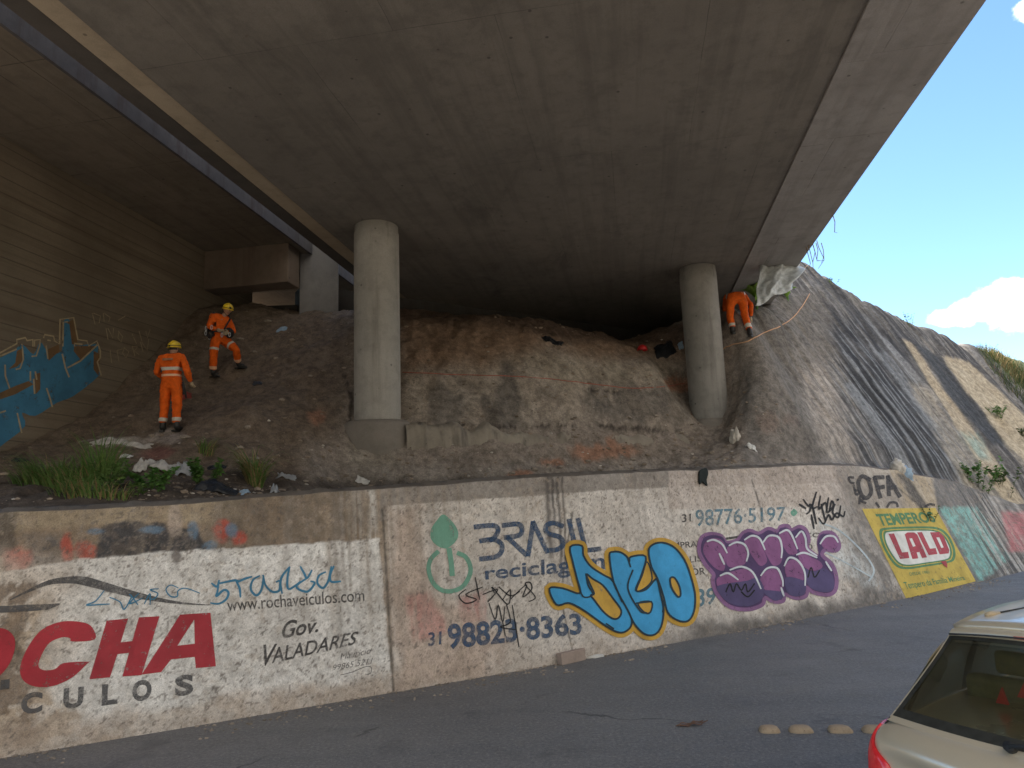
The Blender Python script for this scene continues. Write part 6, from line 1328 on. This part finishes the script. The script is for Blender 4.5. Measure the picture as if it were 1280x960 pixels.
for i in range(8): bm.faces.new((A[i][0], A[i][1], A[i + 1][1], A[i + 1][0])); bm.faces.new((A[i][0], A[i + 1][0], B[i + 1][0], B[i][0])); bm.faces.new((A[i][1], B[i][1], B[i + 1][1], A[i + 1][1]))
bm_obj('brake_light', bm, mat_plain('faded_red_lens', (.55, .12, .08), .3, .1, 20), car, False)
us, vs_ = np.linspace(-.985, .985, 25), np.linspace(.05, .97, 14)
pane = me_obj('rear_window', [rearw(u, v) for u in us for v in vs_], grid(25, 14), M_cglass, car, True)
# dark ceramic edge and painted tailgate frame round the pane
def framestrip(name, u0, u1, v0, v1, off, mat, nu=25, nv=14):
    V, F = [], []
    loops = []
    for lvl in (0, 1):
        L = []
        ua, ub, va, vb = (u0[lvl], u1[lvl], v0[lvl], v1[lvl])
        for u in np.linspace(ua, ub, nu): L.append((u, va))
        for v in np.linspace(va, vb, nv)[1:]: L.append((ub, v))
        for u in np.linspace(ub, ua, nu)[1:]: L.append((u, vb))
        for v in np.linspace(vb, va, nv)[1:-1]: L.append((ua, v))
        loops.append(L)
    n = len(loops[0])
    for L in loops:
        for u, v in L: x, y, z = rearw(u, v); V.append((x, y - off, z + off * .6))
    F = [(i, (i + 1) % n, n + (i + 1) % n, n + i) for i in range(n)]
    return me_obj(name, V, F, mat, car, True)
framestrip('window_band', (-1.0, -.955), (1.0, .955), (.03, .075), (.99, .90), .004, mat_plain('black_glass_band', (.035, .035, .03), .15, .2, 20))
framestrip('tailgate_frame', (-1.012, -.998), (1.012, .998), (-.0, .035), (1.04, .985), .007, M_car)
# tailgate skin below the pane down to the bumper
bm = bmesh.new(); rows = []
for u in np.linspace(-1.0, 1.0, 33):
    x, y, z = rearw(u, 1.0); k = (1 - u * u); r = []
    for (dz, dy, wx) in ((.0, -.004, 1.0), (-.03, -.05, 1.02), (-.09, -.085, 1.05), (-.20, -.105, 1.06), (-.33, -.11, 1.06), (-.45, -.09, 1.04)): r.append(bm.verts.new((x * wx, y + dy * (1 - .35 * abs(u) ** 3), z + dz)))
    rows.append(r)
for a, b in zip(rows, rows[1:]):
    for k in range(5): bm.faces.new((a[k], a[k + 1], b[k + 1], b[k]))
bmesh.ops.recalc_face_normals(bm, faces=bm.faces); tg_ = bm_obj('tailgate', bm, M_car, car, True); tg_.modifiers.new('t', 'SOLIDIFY').thickness = .02
for sgn in (-1, 1):
    x, y, z = rearw(sgn, 1.0); bm = bmesh.new(); bm_tube(bm, [(x * wx + sgn * .004, y + dy * .65 - .006, z + dz) for (dz, dy, wx) in ((.0, -.004, 1.0), (-.03, -.05, 1.02), (-.09, -.085, 1.05), (-.20, -.105, 1.06), (-.33, -.11, 1.06), (-.45, -.09, 1.04))], .006, 6); bm_obj('tailgate_seam', bm, M_rubber, car, True)
# tail lights wrapped round the corners
from mathutils.bvhtree import BVHTree
_dg = bpy.context.evaluated_depsgraph_get(); trees = [BVHTree.FromObject(q, _dg) for q in (body, tg_)]
for sgn in (-1, 1):
    bm = bmesh.new(); rows = []
    for v in np.linspace(0, 1, 16):
        z = .915 - .34 * v; a0 = 62 - 27 * sstep(0, .55, v); r = []
        for k in range(14):
            th = math.radians(a0 + (97 - a0) * k / 13); dr = Vector((sgn * math.sin(th), -math.cos(th), 0)); best = 0
            for tree_ in trees:
                hit_ = tree_.ray_cast(Vector((sgn * .35, -.45, z)) + dr * 2, -dr)
                if hit_[0] is not None: best = max(best, 2 - hit_[3])
            e = .004 + .022 * (1 - abs(k / 6.5 - 1) ** 3) * float(sstep(0, .2, v)); r.append(bm.verts.new(Vector((sgn * .35, -.45, z)) + dr * (best + e)))
        rows.append(r)
    for a, b in zip(rows, rows[1:]):
        for k in range(13): bm.faces.new((a[k], a[k + 1], b[k + 1], b[k]))
    bmesh.ops.recalc_face_normals(bm, faces=bm.faces); o = bm_obj('tail_light', bm, M_lamp, car, True); s_ = o.modifiers.new('t', 'SOLIDIFY'); s_.thickness = .02; s_.offset = 0
# sides of the greenhouse
for sgn in (-1, 1):
    def sd(y, v):
        wr = np.interp(y, [-.6, 0, .6, 1.6, 2.0, 2.7], [.60, .575, .59, .585, .56, .60]); zr = np.interp(y, [-.62, 0, .25, .8, 1.5, 2.0, 2.75], [.98, 1.42, 1.45, 1.47, 1.455, 1.41, .92]); wb = np.interp(y, [-.62, -.2, .3], [.70, .74, .79]); zb = .93
        v = min(v, 1); z = zb + (max(zr, zb + .01) - zb) * v; t = (z - zb) / (1.45 - zb); return (sgn * (wb + (wr - wb) * t + .02 * math.sin(math.pi * t)), y, z)
    Y = np.linspace(-.62, 2.75, 40); me_obj('side_window', [sd(y, v) for y in Y for v in np.linspace(0, .95, 6)], grid(40, 6), M_cglass, car, True)
    for ya, yb, l in ((-.64, -.50, 'pillar'), (.42, .54, 'pillar'), (1.35, 1.44, 'pillar')):
        V = [(p[0] + sgn * .004, p[1], p[2]) for y in np.linspace(ya, yb, 4) for p in [sd(y + (.42 * (v) if ya < -.4 else 0), v) for v in np.linspace(0, 1, 8)]]; me_obj('pillar', V, grid(4, 8), M_car, car, True)
wv = [(x * .97, 2.0 + .75 * v, 1.42 - .50 * v + .03 * (1 - x * x)) for x in np.linspace(-.6, .6, 9) for v in np.linspace(0, 1, 5)]; me_obj('windscreen', wv, grid(9, 5), M_cglass, car, True)
# inside: floor, seats, shelf, warning triangles
bm = bmesh.new()
bm_box(bm, (-.72, -.60, .62), (.72, .15, .66)); bm_obj('luggage_floor', bm, M_seat, car)
for x in (-.36, .36):
    bm = bmesh.new(); bm_box(bm, (x - .32, .22, .55), (x + .32, .36, 1.10), .05); bm_box(bm, (x - .13, .26, 1.12), (x + .13, .34, 1.27), .03); bm_obj('rear_seat', bm, M_seat if x > 0 else mat_plain('olive_daylight_cloth', (.26, .27, .13), .9, .15, 20), car, True)  # left seat coloured olive for the green daylight seen through the car
    bm = bmesh.new(); bm_box(bm, (x - .25, 1.15, .5), (x + .25, 1.30, 1.14), .05); bm_box(bm, (x - .12, 1.18, 1.16), (x + .12, 1.27, 1.32), .03); bm_obj('front_seat', bm, M_seat, car, True)
M_tri = mat_plain('red_plastic', (.85, .05, .03), .4, .05, 10)
for k, (x, z0, z1, w_, ln) in enumerate([(-.36, 1.0, 1.10, .035, .01), (-.24, 1.06, 1.19, .028, .04)]):
    bm = bmesh.new(); vs2 = [bm.verts.new(p) for p in ((x - w_, .0, z0), (x + w_, .0, z0), (x + ln, .0, z1), (x - w_, .02, z0), (x + w_, .02, z0), (x + ln, .02, z1))]
    for f in ((0, 1, 2), (3, 5, 4), (0, 3, 4, 1), (1, 4, 5, 2), (2, 5, 3, 0)): bm.faces.new([vs2[i] for i in f])
    bm_obj('reflector', bm, M_tri, car)
V = [(x, -.58 + .78 * v, .90 + .05 * v) for x in np.linspace(-.62, .62, 5) for v in (0, .5, 1)]; sh = me_obj('parcel_shelf', V, grid(5, 3), mat_plain('dusty_shelf', (.30, .28, .20), .9, .2, 6), car); sh.modifiers.new('t', 'SOLIDIFY').thickness = .02
# wiper, aerial, bumper, plate, wheels
bm = bmesh.new(); P = lambda u, v, o_=.03: Vector(rearw(u, v)) + Vector((0, -o_, o_ * .6))
bm_tube(bm, [P(-.02, .985, .01), P(-.02, .985, .05)], .028, 10); bm_tube(bm, [P(-.02, .985, .05), P(.25, .93, .04), P(.60, .90, .03)], [.014, .009, .006], 6); bm_tube(bm, [P(.15, .955, .015), P(.85, .90, .015)], .007, 5); bm_obj('rear_wiper', bm, M_rubber, car, True)
bm = bmesh.new(); a0 = Vector(roofpt(-.30, .55)); b0 = Vector((-.62, .02, 1.60))
bm_tube(bm, [Vector(roofpt(-.10, 1.6)) + Vector((0, 0, .02)), Vector((-.28, .9, 1.535)), Vector((-.44, .34, 1.51))], [.012, .009, .007], 6); ae = bm_obj('aerial', bm, M_rubber, car, True)
bm = bmesh.new(); bm_tube(bm, [(-.44, .34, 1.51), (-.463, .26, 1.506), (-.474, .22, 1.504)], [.010, .022, .014], 10); bm_obj('aerial_tip', bm, mat_plain('tan_tape', (.45, .35, .22), .7), ae, True)
bmp = loft('bumper', [[(0, -1.02 + .0, z) , (.45, -1.0, z), (.70, -.93, z), (.83, -.76, z), (.85, -.5, z), (.84, -.45, z), (.6, -.5, z), (0, -.6, z)] for z in (.30, .34, .55, .60)], M_car, car, 1)
bm = bmesh.new(); bm_tube(bm, [(0, -.945, .70), (0, -.965, .70)], .030, 14); bm_obj('tailgate_lock', bm, M_steel, car, True)
for x in (-.74, .74):
    for y in (-.15, 2.55):
        bm = bmesh.new(); bm_lathe(bm, [(.20, -.09), (.29, -.09), (.305, -.06), (.305, .06), (.29, .09), (.20, .09)], 36); bmesh.ops.rotate(bm, cent=(0, 0, 0), matrix=Matrix.Rotation(math.pi / 2, 3, 'Y'), verts=bm.verts); w = bm_obj('wheel', bm, M_rubber, car, True); w.location = (x * 1.02, y, .305)
        bm = bmesh.new(); bm_lathe(bm, [(.05, -.095), (.19, -.092), (.20, -.07), (.20, .07), (.19, .092), (.05, .095)], 24); bmesh.ops.rotate(bm, cent=(0, 0, 0), matrix=Matrix.Rotation(math.pi / 2, 3, 'Y'), verts=bm.verts); bm_obj('rim', bm, M_rim, w, True)
